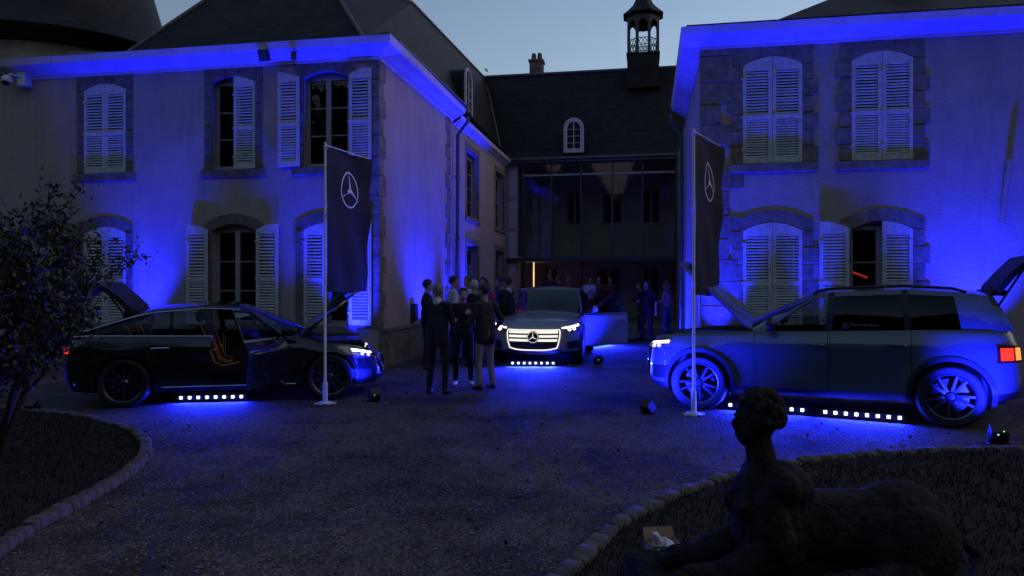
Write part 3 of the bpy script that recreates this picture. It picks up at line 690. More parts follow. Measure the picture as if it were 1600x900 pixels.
# ------------------------------------------------------------------ lamps
def spot(name, loc, target, power, size, blend, parent=None, col=BLUE, rad=0.04):
    d = bpy.data.lights.new(name, 'SPOT'); d.energy = power; d.spot_size = R_(size); d.spot_blend = blend; d.color = col; d.shadow_soft_size = rad
    o = bpy.data.objects.new(name, d); COL.objects.link(o); v = Vector(target) - Vector(loc)
    o.rotation_euler = v.to_track_quat('-Z', 'Y').to_euler(); o.location = loc
    if parent is not None:
        o.parent = parent; o.matrix_parent_inverse = Matrix.Translation(-Vector(parent.location)) if parent.rotation_euler.z == 0 else (Matrix.Translation(parent.location) @ Matrix.Rotation(parent.rotation_euler.z, 4, 'Z')).inverted()
    return o
def uplight(loc, target, power, size, label, group=None, blend=1.0, s=1.0, ind=None):
    loc = Vector(loc); T = empty('uplight', loc); tag(T, label, 'uplight', group)
    v = (Vector(target) - (loc + Z * 0.1)).normalized(); q = v.to_track_quat('Z', 'Y').to_matrix().to_4x4()
    C = Matrix.Translation((0, 0, .095 * s)) @ q
    mb = MB(); w = .075 * s
    mb.grid([[C @ Vector((x * f, y * f, z)) for x, y in ((-w, -w), (w, -w), (w, w), (-w, w))] for f, z in ((.8, -.07 * s), (1, -.055 * s), (1, .05 * s), (.93, .06 * s))], cu=True)
    mb.f += [(0, 1, 2, 3)]; mb.m += [0]
    mb.build('housing', 'black', T, smooth=0)
    mb = MB(); mb.lathe([(0, .048 * s), (.055 * s, .05 * s), (.062 * s, .056 * s)], 16, T=C); mb.build('lens', 'blue_lens', T)
    mb = MB(); mb.tube([(-w - .012, 0, .0), (-w - .012, 0, .1 * s), ], .008, 6); mb.tube([(w + .012, 0, 0), (w + .012, 0, .1 * s)], .008, 6); mb.box(-w - .02, w + .02, -.05 * s, .05 * s, 0, .012); mb.build('yoke', 'black', T)
    if ind:
        dirc = (CAM - loc).normalized(); base = loc + Z * .1 * s
        mb = MB(); pc = Vector((dirc.x, dirc.y, 0)).normalized() * (w * 1.25) + Z * (.1 * s)
        sd = Vector((-dirc.y, dirc.x, 0)).normalized(); mb.ell(pc, (.009, .009, .009), 8, 6); mb.build('display', 'led_white', T)
        if ind == 2: mb = MB(); mb.ell(pc + sd * (.05) + Z * .04, (.006, .006, .006), 8, 6); mb.build('indicator', 'led_green', T)
    spot('uplight_lamp', loc + Z * .1 * s + v * .075 * s, Vector(target), power, size, blend, T)
    return T
WG = 'blue uplights along the walls'
def wall_up(x, wallY, power, size, label, off=.35, dx=0.0, top=6.2, lean=0.36):
    P = onY(x, 445, wallY); uplight((P.x, wallY - off, 0), (P.x + dx, wallY - lean, top), power, size, label, WG)
def side_up(y, X, sgn, power, size, label, off=.35, lean=.3):
    uplight((X + sgn * off, y, 0), (X + sgn * lean, y, 6.2), power, size, label, WG)
P_ = 285
wall_up(235, YL, P_ * 1.35, 62, 'blue uplight at the wall between the closed shutters and the middle window, left wing', off=.5)
wall_up(452, YL, P_ * .55, 34, 'blue uplight at the wall between the two open lower windows, left wing', off=.45)
wall_up(566, YL, P_ * 1.5, 70, 'blue uplight at the front corner of the left wing', off=.45, dx=-.7)
side_up(16.7, XL, 1, P_ * 1.1, 92, 'blue uplight on the court side of the left wing below the wall box', off=.8, lean=.0)
side_up(19.2, XL, 1, P_ * 1.3, 54, 'blue uplight beside the downpipe of the left wing')
side_up(21.2, XL, 1, P_ * 1.5, 58, 'blue uplight between downpipe and first court window')
side_up(26.6, XL, 1, P_ * 2.4, 78, 'blue uplight in the inner corner beside the glazed gallery', off=.5)
wall_up(1122, YR, P_ * 1.4, 60, 'blue uplight at the stone corner of the right wing', off=.4, dx=-.1)
wall_up(1266, YR, P_ * .7, 40, 'blue uplight between the two lower windows of the right wing', off=.4)
wall_up(1520, YR, P_ * 1.5, 78, 'blue uplight at the blank wall right of the shuttered windows', off=.6)
side_up(15.2, XR, -1, P_ * .8, 50, 'blue uplight on the court side of the right wing')

# === CARS ------------------------------------------------------------------ cars
TL_ = [0, .05, .11, .18, .26, .34, .42, .50, .58, .66, .74, .81, .87, .93, .97, 1.0]
def make_car(P, origin, heading, label, group=None):
    wb, hw = P['wb'], P['hw']; pf = P.get('pf', 3.0); pr = 4.2; Ra = P['Ra']
    xf, xr = P['xf'], P['xr']; x1 = xf - .95; x2 = xr + .55
    root = empty('car', origin, heading); tag(root, label, 'car', group)
    paint = P['paint']; clad = 'black'
    HWt = P.get('hwt', [(0, .925), (.08, .972), (.18, .99), (.28, .98), (.5, .978), (.66, .988), (.75, 1.0), (.80, .994), (.9, .965), (.96, .945), (1, .915)])
    XFt = P['xft']; XRt = P['xrt']
    zb = lambda x: sm_interp(P['zb'], x); zt = lambda x: sm_interp(P['zt'], x, .1)
    def bulge(x, z):
        b = 0.0
        for ax in (0, wb):
            d = math.hypot(x - ax, z - P['Rw']); b += P.get('flare', .03) * math.exp(-((d - Ra - .02) / .1) ** 2)
        return b
    def pt(x, y, t):
        z = zb(x) + (zt(x) - zb(x)) * t; b = bulge(x, z) * (1 if abs(y) > hw * .6 else 0)
        return Vector((x, y + (b if y > 0 else -b), z))
    def SF(cy, t, off=0.0):          # front surface, cy in -1..1
        cx = max(0.0, 1 - abs(cy) ** pf) ** (1 / pf); X = x1 + (xf + interp(XFt, t) - x1) * cx
        p = pt(X, hw * interp(HWt, t) * cy, t)
        if off: p = p + Vector((cx + .05, cy ** 3 * .9, 0)).normalized() * off
        return p
    def SR(cy, t, off=0.0):
        cx = max(0.0, 1 - abs(cy) ** pr) ** (1 / pr); X = x2 - (x2 - xr - interp(XRt, t)) * cx
        p = pt(X, hw * interp(HWt, t) * cy, t)
        if off: p = p + Vector((-cx - .05, cy ** 3 * .9, 0)).normalized() * off
        return p
    # columns
    fcy = [0, .12, .24, .36, .47, .57, .66, .74, .81, .87]
    cols = [('f', c) for c in fcy]
    cx0 = (1 - .87 ** pf) ** (1 / pf)
    n = 16
    for k in range(1, n): cx = cx0 * (1 - k / n); cols.append(('f', (1 - cx ** pf) ** (1 / pf)))
    side = list(np.linspace(x1, x2, int((x1 - x2) / .042)))
    snaps = [s for s in P['seams'] if x2 < s < x1]
    for s in snaps: side[int(np.argmin([abs(q - s) for q in side]))] = s
    cols += [('s', float(s)) for s in side]
    cxr = (1 - .9 ** pr) ** (1 / pr)
    for k in range(1, 9): cx = cxr * k / 8; cols.append(('r', (1 - cx ** pr) ** (1 / pr)))
    cols += [('r', c) for c in (.75, .55, .35, .17, 0)]
    def cp(c, t):
        if c[0] == 'f': return SF(c[1], t)
        if c[0] == 's': return pt(c[1], hw * interp(HWt, t), t)
        return SR(c[1], t)
    G = [[cp(c, t) for t in TL_] for c in cols]; nc, nl = len(cols), len(TL_)
    fd0, fd1, rd0, rd1 = P['doors']
    cls = {}; removed = set()
    for k in range(nc - 1):
        for j in range(nl - 1):
            q = [G[k][j], G[k + 1][j], G[k + 1][j + 1], G[k][j + 1]]; c = sum(q, Vector()) / 4
            if any(math.hypot(c.x - ax, c.z - P['Rw']) < Ra for ax in (0, wb)) and c.y > hw * .55: removed.add((k, j)); continue
            t = (TL_[j] + TL_[j + 1]) / 2; nm = 'body'
            if cols[k][0] == 's' and cols[k + 1][0] == 's' and t > .10:
                if fd1 < c.x < fd0: nm = 'fd'
                elif rd1 < c.x < rd0: nm = 'rd'
            if t < P.get('clad_t', .1) and nm == 'body': nm = 'clad'
            cls[(k, j)] = nm
    nb = {}
    for (k, j) in removed:
        for v in ((k, j), (k + 1, j), (k + 1, j + 1), (k, j + 1)): nb.setdefault(v, 0)
    for (k, j) in cls:
        for v in ((k, j), (k + 1, j), (k + 1, j + 1), (k, j + 1)):
            if v in nb: nb[v] = 1
    for v, on in nb.items():
        if on:
            p = G[v[0]][v[1]]; ax = 0 if abs(p.x) < abs(p.x - wb) else wb
            d = Vector((p.x - ax, 0, p.z - P['Rw']))
            if d.length > .01: d = d.normalized() * Ra; p.x = ax + d.x; p.z = max(P['Rw'] + d.z, zb(p.x) if d.z < 0 else -9)
    parts = {k: MB() for k in ('body', 'clad', 'fdL', 'fdR', 'rdL', 'rdR')}
    for (k, j), nm in cls.items():
        q = [G[k][j], G[k + 1][j], G[k + 1][j + 1], G[k][j + 1]]
        for sg in (1, -1):
            key = nm if nm in ('body', 'clad') else nm + ('L' if sg > 0 else 'R')
            vs = []
            for p in q:
                x = p.x
                if nm in ('fd', 'rd'):
                    a, b = (fd0, fd1) if nm == 'fd' else (rd0, rd1)
                    if abs(x - a) < 1e-4: x -= .006
                    if abs(x - b) < 1e-4: x += .006
                vs.append(Vector((x, p.y * sg, p.z)))
            parts[key].add(vs if sg > 0 else vs[::-1], [(0, 1, 2, 3)])
    # deck / hood
    xw = P['xw']; top = [k for k in range(nc) if G[k][-1].x >= xw - 1e-6 and cols[k][0] != 'r']
    ny = 12
    def deck_row(k, dz=0.0, sc=1.0):
        p = G[k][-1]; crown = P.get('crown', .05) * min(1, max(0, (interp([(xf - .9, 1), (xf - .15, .55), (xf, 0.0)], p.x))))
        return [Vector((p.x, p.y * sc * (1 - 2 * i / ny), p.z + dz + crown * (1 - (1 - 2 * i / ny) ** 2))) for i in range(ny + 1)]
    hf = P['hood_front']; open_h = P.get('hood_open', 0)
    hk = [k for k in top if G[k][-1].x <= hf + 1e-3]; nk = [k for k in top if G[k][-1].x >= G[hk[0]][-1].x - 1e-6]
    parts['body'].grid([deck_row(k) for k in nk])
    hz = zt(xw) + .02; hinge = Vector((xw, 0, hz)); hm = MB()
    rows = [[p - hinge for p in deck_row(k, .002, .965)] for k in hk]; hm.grid(rows)
    hm.grid([[p + Vector((0, 0, -.028)) for p in r] for r in rows], 1)
    per = [r[0] for r in rows] + rows[-1] + [r[-1] for r in rows[::-1]] + rows[0][::-1]
    hm.grid([per, [p + Vector((0, 0, -.028)) for p in per]], 0)
    if open_h:
        for yy in (-.45, -.15, .15, .45):
            a = rows[1][0].x * .9; hm.box(rows[-1][0].x * .2 + .1, a, yy * hw - .03, yy * hw + .03, -.11, -.05, 1)
    ho = hm.build('hood', [paint, 'under'], root, smooth=30); ho.location = hinge; ho.rotation_euler = (0, -R_(open_h), 0)
    if open_h:
        mb = MB(); mb.grid([deck_row(k, -.10, .95) for k in hk])
        a = G[hk[0]][-1]; mb.box(xw + .15, xf - .35, -.5, .5, zt(xw) - .28, zt(xw) - .08)
        mb.tube([(xw + .05, hw * .6, zt(xw)), (xw + .55, hw * .62, zt(xw) + .52)], .012, 6)
        for sg in (1, -1):
            mb.grid([[Vector((G[k][-1].x, sg * G[k][-1].y * .998, G[k][-1].z)) for k in hk], [Vector((G[k][-1].x, sg * G[k][-1].y * .95, G[k][-1].z - .10)) for k in hk]])
        mb.build('engine_bay', 'black', root)
    parts['body'].grid([[Vector((xw, hw * .915 * (1 - 2 * i / ny), zt(xw) + P.get('crown', .05) * (1 - (1 - 2 * i / ny) ** 2))) for i in range(ny + 1)], [Vector((xw - .25, hw * .9 * (1 - 2 * i / ny), zt(xw) - .12)) for i in range(ny + 1)]])
    # greenhouse
    zr = lambda x: sm_interp(P['zr'], x, .12); yb0 = hw * .905; yt0 = hw * P.get('yt', .72)
    ring = P['ring']      # (xb, yb, xt, yt, kind of the panel behind this column)
    VV = [0, .2, .4, .6, .78, .88, 1.0]
    def gp(col, v, sg=1, ins=0.0):
        xb, yb, xt, yt = col[:4]; a = Vector((xb, yb * yb0, zt(xb) + (P.get('crown', .05) * (1 - yb * yb) if xb > xw - .3 else 0))); b = Vector((xt, yt * yt0, zr(xt) + P.get('rcrown', .05) * (1 - yt * yt)))
        p = a.lerp(b, v); p.y += (.035 * math.sin(PI * v)) * (1 if yb > .8 else yb); p.y -= ins * (1 if yb > .8 else 0)
        if yb < .8: p.x += .03 * math.sin(PI * v) * (1 if xb > 1 else -1)
        return Vector((p.x, p.y * sg, p.z))
    glass = {}; trim = MB()
    for a, b in zip(ring, ring[1:]):
        kd = a[4]
        for sg in (1, -1):
            for v0, v1 in zip(VV, VV[1:]):
                if kd == 'skip': continue
                isg = kd in ('ws', 'rg') or (kd in ('wf', 'wr', 'wq') and v1 <= .881)
                pts = [gp(a, v0, sg), gp(b, v0, sg), gp(b, v1, sg), gp(a, v1, sg)]
                if isg:
                    key = kd + ('' if kd in ('ws', 'rg') else ('L' if sg > 0 else 'R')); pts = [Vector((p.x, p.y - sg * .01 if kd[0] == 'w' and kd != 'ws' else p.y, p.z)) for p in pts]
                    glass.setdefault(key, MB()).add(pts, [(0, 1, 2, 3)])
                else: parts['body' if kd != 'bp' else 'clad'].add(pts, [(0, 1, 2, 3)])
    rows = []
    for c in ring:
        p = gp(c, 1.0); rows.append([Vector((p.x, p.y * (1 - 2 * i / ny), p.z + P.get('rcrown', .05) * (0 if p.y < .02 else (p.y / (hw * .72)) ** 2) * (1 - (1 - 2 * i / ny) ** 2))) for i in range(ny + 1)])
    rf = MB(); rf.grid(rows); rf.build('roof', P.get('roofm', paint), root, smooth=40)
    for s in ('L', 'R'):
        sg = 1 if s == 'L' else -1
        for w_, dname in (('wf', 'fd'), ('wr', 'rd')):
            if dname + s not in parts: continue
            a, b = (fd0, fd1) if dname == 'fd' else (rd0, rd1)
            hg = Vector((a, sg * hw * .97, 0)); D = parts[dname + s]
            dm = MB(); dm.v = [tuple(Vector(v) - hg) for v in D.v]; dm.f = D.f; dm.m = D.m
            n0 = len(dm.f); inner = MB(); 
            op = P.get('open', {}).get(dname + s, 0)
            if op:     # inner trim panel and door edge
                dm.box(b - a + .02, -.02, -sg * .10 if sg > 0 else .02, -.02 if sg > 0 else .10, .42, zt((a + b) / 2) - .02, 1)
            do = dm.build('door', [paint, clad], root, smooth=35); do.location = hg; do.rotation_euler = (0, 0, -sg * R_(op))
            if w_ + s in glass:
                g = glass.pop(w_ + s); g.v = [tuple(Vector(v) - hg) for v in g.v]
                g.build('window', P['glassf'] if w_ == 'wf' else P['glassr'], do, smooth=50)
                if op:
                    fr = MB(); cf = [c for c in ring]; i0 = [i for i, c in enumerate(ring) if c[4] == w_][0]
                    ca, cb = ring[i0], ring[i0 + 1]
                    fr.tube([gp(ca, 0, sg) - hg, gp(ca, .88, sg) - hg, gp(cb, .88, sg) - hg, gp(cb, 0, sg) - hg], .022, 6); fr.build('window_frame', clad, do)
            hx = b + .16; hp = pt(hx, sg * hw, .80) - hg
            mb = MB(); mb.tube([hp + Vector((-.11, sg * .0, -.004)), hp + Vector((-.08, sg * .03, 0)), hp + Vector((.08, sg * .03, .004)), hp + Vector((.11, 0, .0))], .012, 8); mb.build('handle', P.get('handlem', paint), do)
            if dname == 'fd':
                mp_ = gp(ring[[i for i, c in enumerate(ring) if c[4] == 'wf'][0]], .06, sg) - hg
                mb = MB(); mb.ell(mp_ + Vector((-.06, sg * .16, .07)), (.065, .12, .075), 14, 10); mb.tube([mp_ + Vector((-.05, 0, .0)), mp_ + Vector((-.06, sg * .1, .03))], .025, 8); mb.build('mirror', P.get('mirrorm', 'black'), do, smooth=60)
    for key, g in glass.items():
        g.build('windscreen' if key == 'ws' else ('rear_window' if key == 'rg' else 'window'), P['glassf'] if key == 'ws' else P['glassr'], root, smooth=50)
    bo = parts['body'].build('body', paint, root, smooth=32)
    # sill, arches, wells, floor
    cb = parts['clad']
    for sg in (1, -1):
        for ax in (0, wb):
            if P.get('arch_clad', .04) > 0:
                r0, r1 = [], []
                for i in range(25):
                    a = R_(-12 + 204 * i / 24); x, z = ax + Ra * math.cos(a), P['Rw'] + Ra * math.sin(a)
                    yb_ = None
                    xq, zq = ax + (Ra + .055) * math.cos(a), P['Rw'] + (Ra + .055) * math.sin(a)
                    def ysurf(x, z):
                        t = min(1, max(0, (z - zb(x)) / (zt(x) - zb(x))))
                        if x > x1:
                            cx = min(1, (x - x1) / (xf + interp(XFt, t) - x1)); cy = (1 - cx ** pf) ** (1 / pf)
                        elif x < x2: cx = min(1, (x2 - x) / (x2 - xr)); cy = (1 - cx ** pr) ** (1 / pr)
                        else: cy = 1
                        return hw * interp(HWt, t) * cy + bulge(x, z)
                    r0.append(Vector((x, sg * (ysurf(x, z) - .05), z))); r1.append((Vector((x, sg * (ysurf(x, z) + .012), z)), Vector((xq, sg * (ysurf(xq, zq) + .012), zq)), Vector((xq, sg * (ysurf(xq, zq) - .03), zq))))
                cb.grid([r0, [q[0] for q in r1], [q[1] for q in r1], [q[2] for q in r1]])
            mb = cb; T = Matrix.Translation((ax, sg * (hw - .36), P['Rw'])) @ Matrix.Rotation(PI / 2, 4, 'X')
            rw = []
            for yy in (0, .33):
                rw.append([Vector((ax + (Ra + .004) * math.cos(R_(-20 + 220 * i / 16)), sg * (hw - .36 + yy), P['Rw'] + (Ra + .004) * math.sin(R_(-20 + 220 * i / 16)))) for i in range(17)])
            mb.grid(rw); mb.add(rw[0], [tuple(range(17))])
    zc = interp(P['zb'], wb / 2)
    cb.box(Ra + .02, wb - Ra - .02, -hw + .1, hw - .1, zc - .005, zc + .1); cb.box(-.6, wb + .55, -hw + .38, hw - .38, zc, zc + .2)
    cb.box(xw - .3, xw - .28, -hw + .12, hw - .12, .3, zt(xw) - .1); cb.box(xr + .25, Ra, -hw + .40, hw - .40, .42, .62)
    cb.build('underbody', clad, root, smooth=32)
    # trim line round the side glass
    if P.get('trim'):
        sidec = [c for c in ring if c[1] > .95]
        for sg in (1, -1):
            tm = MB(); up = [gp(c, .885, sg) + Vector((0, sg * .006, .004)) for c in sidec]; lo = [gp(c, .0, sg) + Vector((0, sg * .01, .006)) for c in sidec]
            if P.get('open', {}).get('fd' + ('L' if sg > 0 else 'R')): up2 = up; lo = lo[2:]
            tm.tube(up, .009, 6); tm.tube(lo, .009, 6); tm.tube([pt(Ra + .1, sg * hw * .985, .09), pt(wb - Ra - .1, sg * hw * .985, .09)], .008, 6); tm.build('trim', 'chrome', root)
    if P.get('rails'):
        for sg in (1, -1):
            sidec = [c for c in ring if c[1] > .95]; pts = [gp(c, 1, sg) + Vector((0, -sg * .05, .045)) for c in sidec[1:-1]]
            pts = [gp(sidec[1], 1, sg) + Vector((.1, -sg * .05, .005))] + pts + [gp(sidec[-2], 1, sg) + Vector((-.15, -sg * .05, .0))]
            mb = MB(); mb.tube(pts, .018, 8); mb.build('roof_rail', 'black', root)
    # interior
    fl = zc + .12
    for sx, sy in ((P['bx'], .37), (P['bx'], -.37), (P['bx'] - .95, .4), (P['bx'] - .95, -.4)):
        mb = MB(); T = Matrix.Translation((sx, sy * hw / .93, fl))
        prof = [(.42, .1), (.46, .2), (.40, .27), (.0, .2), (-.1, .25), (-.24, .68), (-.28, .78), (-.36, .76), (-.3, .5), (-.2, .1)]
        for w0, w1 in ((-.24, .24),): mb.prism(prof, lambda p: T @ Vector((p[0], w0, p[1])), lambda p: T @ Vector((p[0], w1, p[1])))
        mb.ell(T @ Vector((-.33, 0, .9)), (.06, .13, .09), 12, 8)
        st = mb.build('seat', 'seat', root, smooth=40)
        pm = MB()
        for w0 in (-.245, .245):
            pm.tube([T @ Vector((p[0], w0, p[1])) for p in prof[:7]], .008, 5)
        pm.tube([T @ Vector((.28, -.2, .27)), T @ Vector((.28, .2, .27))], .008, 5); pm.tube([T @ Vector((-.12, -.2, .42)), T @ Vector((-.12, .2, .42))], .008, 5)
        pm.build('piping', P.get('pipe', 'seat'), st)
    mb = MB(); mb.box(xw - .62, xw - .1, -hw + .14, hw - .14, zt(xw) - .32, zt(xw) - .07); mb.box(P['bx'] + .1, xw - .4, -.12, .12, fl, fl + .3); da = mb.build('dashboard', 'black', root, smooth=0)
    mb = MB(); T = Matrix.Translation((xw - .74, .37, zt(xw) - .14)) @ Matrix.Rotation(R_(-68), 4, 'Y')
    mb.tube([T @ Vector((.18 * math.cos(2 * PI * i / 24), .18 * math.sin(2 * PI * i / 24), 0)) for i in range(24)], .014, 8, closed=True); mb.tube([T @ Vector((0, -.18, 0)), T @ Vector((0, .18, 0))], .018, 6); mb.build('steering_wheel', 'black', root)
    # wheels
    ty = MB(); Rw = P['Rw']; ri = P['rim']; wd = .115
    ty.lathe([(ri, -wd), (Rw - .035, -wd - .006), (Rw - .012, -wd + .012), (Rw, -wd + .04), (Rw, wd - .04), (Rw - .012, wd - .012), (Rw - .035, wd + .006), (ri, wd), (ri - .02, wd - .02), (ri - .02, -wd + .02), (ri, -wd)], 48)
    for k in range(5): pass
    tyre = ty.mesh('tyre', 'rubber', 40)
    rm = MB(); rm.lathe([(ri + .004, wd - .012), (ri - .006, wd + .006), (ri - .022, wd - .004), (ri - .03, wd - .05), (ri - .035, -wd + .02)], 48)
    ns = P.get('spokes', 10)
    for k in range(ns):
        a = 2 * PI * k / ns + (.09 if k % 2 else -.09) * (1 if P.get('twin') else 0); c, s_ = math.cos(a), math.sin(a); w0, w1 = .018, .012
        def q(r, w, z): return Vector((r * c - w * s_, r * s_ + w * c, z))
        rm.add([q(.05, -w0, wd - .035), q(.05, w0, wd - .035), q(ri - .012, w1, wd - .006), q(ri - .012, -w1, wd - .006), q(.05, -w0, wd - .075), q(.05, w0, wd - .075), q(ri - .012, w1, wd - .05), q(ri - .012, -w1, wd - .05)], [(0, 1, 2, 3), (7, 6, 5, 4), (0, 3, 7, 4), (1, 5, 6, 2)])
    rm.lathe([(0, wd - .012), (.04, wd - .014), (.06, wd - .03), (.075, wd - .06)], 20)
    for k in range(3):
        a = 2 * PI * k / 3; rm.add([(.034 * math.cos(a), .034 * math.sin(a), wd - .008), (.008 * math.cos(a + .8), .008 * math.sin(a + .8), wd - .008), (.008 * math.cos(a - .8), .008 * math.sin(a - .8), wd - .008)], [(0, 1, 2)])
    rim = rm.mesh('rim', P.get('rimm', 'alloy'), 30)
    dk = MB(); dk.lathe([(0, wd - .1), (ri - .07, wd - .1), (ri - .07, wd - .12)], 32); disc = dk.mesh('brake_disc', 'steel', 30)
    for ax in (0, wb):
        for sg in (1, -1):
            w = empty('wheel', (ax, sg * (hw - wd - .022 + P.get('flare', .03)), Rw), parent=root); w.rotation_mode = 'ZYX'; w.rotation_euler = (R_(-90) * sg, 0, random.uniform(0, 1))
            for nm, me in (('tyre', tyre), ('rim', rim), ('brake_disc', disc)): link(nm, me, w)
    # lamps and grille on the front
    def zfront(z): return min(1, max(0, (z - zb(xf)) / (zt(xf - .05) - zb(xf))))
    def patch(fn, c0, c1, t0, t1, m, name, parent, off=.01, n=14, mm=5, shape=None):
        mb = MB(); rw = []
        for j in range(mm + 1):
            r = []
            for i in range(n + 1):
                c = c0 + (c1 - c0) * i / n; t = t0 + (t1 - t0) * j / mm
                if shape: t = shape(i / n, j / mm)
                r.append(fn(c, t, off))
            rw.append(r)
        mb.grid(rw); ed = [rw[0], [fn(c0 + (c1 - c0) * i / n, (shape(i / n, 0) if shape else t0), -.02) for i in range(n + 1)]]; mb.grid(ed)
        ed = [rw[-1], [fn(c0 + (c1 - c0) * i / n, (shape(i / n, 1) if shape else t1), -.02) for i in range(n + 1)]]; mb.grid(ed)
        return mb.build(name, m, parent, smooth=50)
    H = P['lamps']
    for sg in (1, -1):
        c0, c1, t0, t1 = H['head']
        sh = lambda i, j: (t0 + (t1 - t0) * (j * (.55 + .45 * i) + (1 - (.55 + .45 * i)) * .8))
        hl = patch(SF, sg * c0, sg * c1, t0, t1, 'lens_clear', 'headlight', root, .008, shape=sh)
        e = (t1 - t0)
        patch(SF, sg * (c0 + .02), sg * (c1 - .01), t1 - .3 * e, t1 - .06 * e, H['drl'], 'running_light', hl, .016, mm=2, shape=lambda i, j: sh(i, .72 + .24 * j))
        cm = c0 + (c1 - c0) * .58
        for q in (-.04, .05):
            mb = MB(); c = SF(sg * (cm + q), t0 + e * .52, .012); mb.ell(c, (.03, .035, .028), 12, 8); mb.build('projector', H['proj'], hl)
    if H.get('intakes'):
        for sg in (1, -1):
            patch(SF, sg * .74, sg * .95, .18, .42, 'black', 'air_intake', root, .006)
        patch(SF, -.62, .62, .05, .17, 'black', 'lower_intake', root, .006, n=20)
    g0, g1, gw = H['grille']       # t range and half width (cy)
    def gsh(i, j):     # i -1..1, j 0..1 -> (cy,t)
        w = gw * (1 - .16 * (1 - j) ** 2.0 - .05 * j ** 4); return w * i, g0 + (g1 - g0) * j
    mb = MB(); rw = []
    for j in range(9):
        jj = j / 8; rr = []
        for i in range(21):
            ii = -1 + 2 * i / 20
            cor = 1 - .10 * abs(ii) ** 5 if jj > .5 else 1; base = .12 * abs(ii) ** 4 * (1 - jj) ** 1
            c, t = gsh(ii, min(1, jj + base)); rr.append(SF(c, t, .010))
        rw.append(rr)
    mb.grid(rw); gr = mb.build('grille', 'black', root, smooth=50)
    loop = rw[0] + [r[-1] for r in rw[1:]] + rw[-1][::-1][1:] + [r[0] for r in rw[::-1][1:-1]]
    mb = MB(); mb.tube([p + Vector((.01, 0, 0)) for p in loop], H.get('fr', .014), 8, closed=True); mb.build('grille_frame', H['gm'], gr)
    for jj in H.get('bars', (.4, .6, .8)):
        mb = MB(); bt = H.get('bt', .035)
        r0 = [SF(*gsh(-.93 + 1.86 * i / 20, jj - bt / (g1 - g0) * .5), .022) for i in range(21)]; r1 = [SF(*gsh(-.93 + 1.86 * i / 20, jj + bt / (g1 - g0) * .5), .022) for i in range(21)]
        mb.grid([[p - Vector((.02, 0, 0)) for p in r0], r0, r1, [p - Vector((.02, 0, 0)) for p in r1]]); mb.build('grille_bar', H['gm'], gr)
    ec = SF(0, g0 + (g1 - g0) * H.get('ey', .62), .04); er = H.get('er', .095)
    mb = MB(); T = Matrix.Translation(ec) @ Matrix.Rotation(PI / 2, 4, 'Y')
    mb.lathe([(0, 0), (er, 0), (er, -.03)], 32, T=T); eb = mb.build('emblem', 'black', gr, smooth=30)
    mb = MB(); star(mb, lambda a, b: ec + Vector((.012, a, b)), er * .93, .10)
    mb.build('star', 'chrome' if not H.get('glow_star') else 'star_glow', eb, smooth=0)
    # tail lamps
    for sg in (1, -1):
        c0, c1, t0, t1 = H['tail']
        tl = patch(SR, sg * c0, sg * c1, t0, t1, 'tail_dark', 'tail_light', root, .012, n=18)
        ww = (c1 - c0)
        for f0, f1, m_ in H['tailbits']: patch(SR, sg * (c0 + ww * f0), sg * (c0 + ww * f1), t0 + (t1 - t0) * .14, t1 - (t1 - t0) * .14, m_, 'light_bar', tl, .02, n=8, mm=3)
    # tailgate, raised
    if P.get('tailgate'):
        a = P['tailgate']; hx = P.get('tg_x', ring[-1][2] + .03); hz = zr(hx) + .03; Lg = .58
        mb = MB(); prof = [(0, 0), (-.10, .02), (-Lg * .55, -.03), (-Lg, -.12), (-Lg - .1, -.3), (-Lg - .1, -.75), (-Lg - .04, -.75), (-Lg - .04, -.3), (-Lg + .04, -.16), (-Lg * .5, -.09), (-.06, -.05)]
        T = Matrix.Translation((hx, 0, hz)) @ Matrix.Rotation(R_(a), 4, 'Y')
        W = lambda p: hw * (.66 if p[1] > -.1 else .78 if p[1] > -.25 else .84)
        mb.prism([(p[0], p[1]) for p in prof], lambda p: T @ Vector((p[0], -W(p), p[1])), lambda p: T @ Vector((p[0], W(p), p[1])))
        tg = mb.build('tailgate', 'black', root, smooth=35)
        for sg in (1, -1): mb = MB(); mb.tube([Vector((hx - .02, sg * hw * .62, hz - .16)), T @ Vector((-Lg * .8, sg * hw * .6, -.13))], .014, 6); mb.build('gas_strut', 'black', tg)
        mb = MB(); mb.box(hx - .12, hx + .04, -hw * .6, hw * .6, hz - .02, hz + .05); mb.build('roof_spoiler', 'black', tg, smooth=0)
    # rear shelf so the boot is not see-through
    mb = MB(); mb.box(xr + .2, P['bx'] - 1.45, -hw + .42, hw - .42, fl + .05, fl + .45); mb.build('boot_floor', 'black', root, smooth=0)
    root['sf'] = 1; del root['sf']
    return root, SF, SR, pt
def star(mb, fn, r, ring_w):
    n = 48
    mb.grid([[fn(r * f * math.cos(2 * PI * i / n), r * f * math.sin(2 * PI * i / n)) for i in range(n)] for f in (1, 1 - ring_w)], cu=True)
    for k in range(3):
        a = PI / 2 + 2 * PI * k / 3; b0, b1 = a + PI / 3, a - PI / 3
        tip = (r * .97 * math.cos(a), r * .97 * math.sin(a)); s0 = (r * .13 * math.cos(b0), r * .13 * math.sin(b0)); s1 = (r * .13 * math.cos(b1), r * .13 * math.sin(b1))
        mb.add([fn(0, 0), fn(*s0), fn(*tip), fn(*s1)], [(0, 1, 2), (0, 2, 3)])
M['star_glow'] = emis('glow_star', (1, .95, .85), .7)  # slight glow put in for the sheen of the silver star
M['decal'] = mat('decal_print', (.25, .25, .27), .6, var=.05)
M['tail_dark'] = mat('tail_housing', (0.05, 0.003, 0.003), 0.15, var=.2)

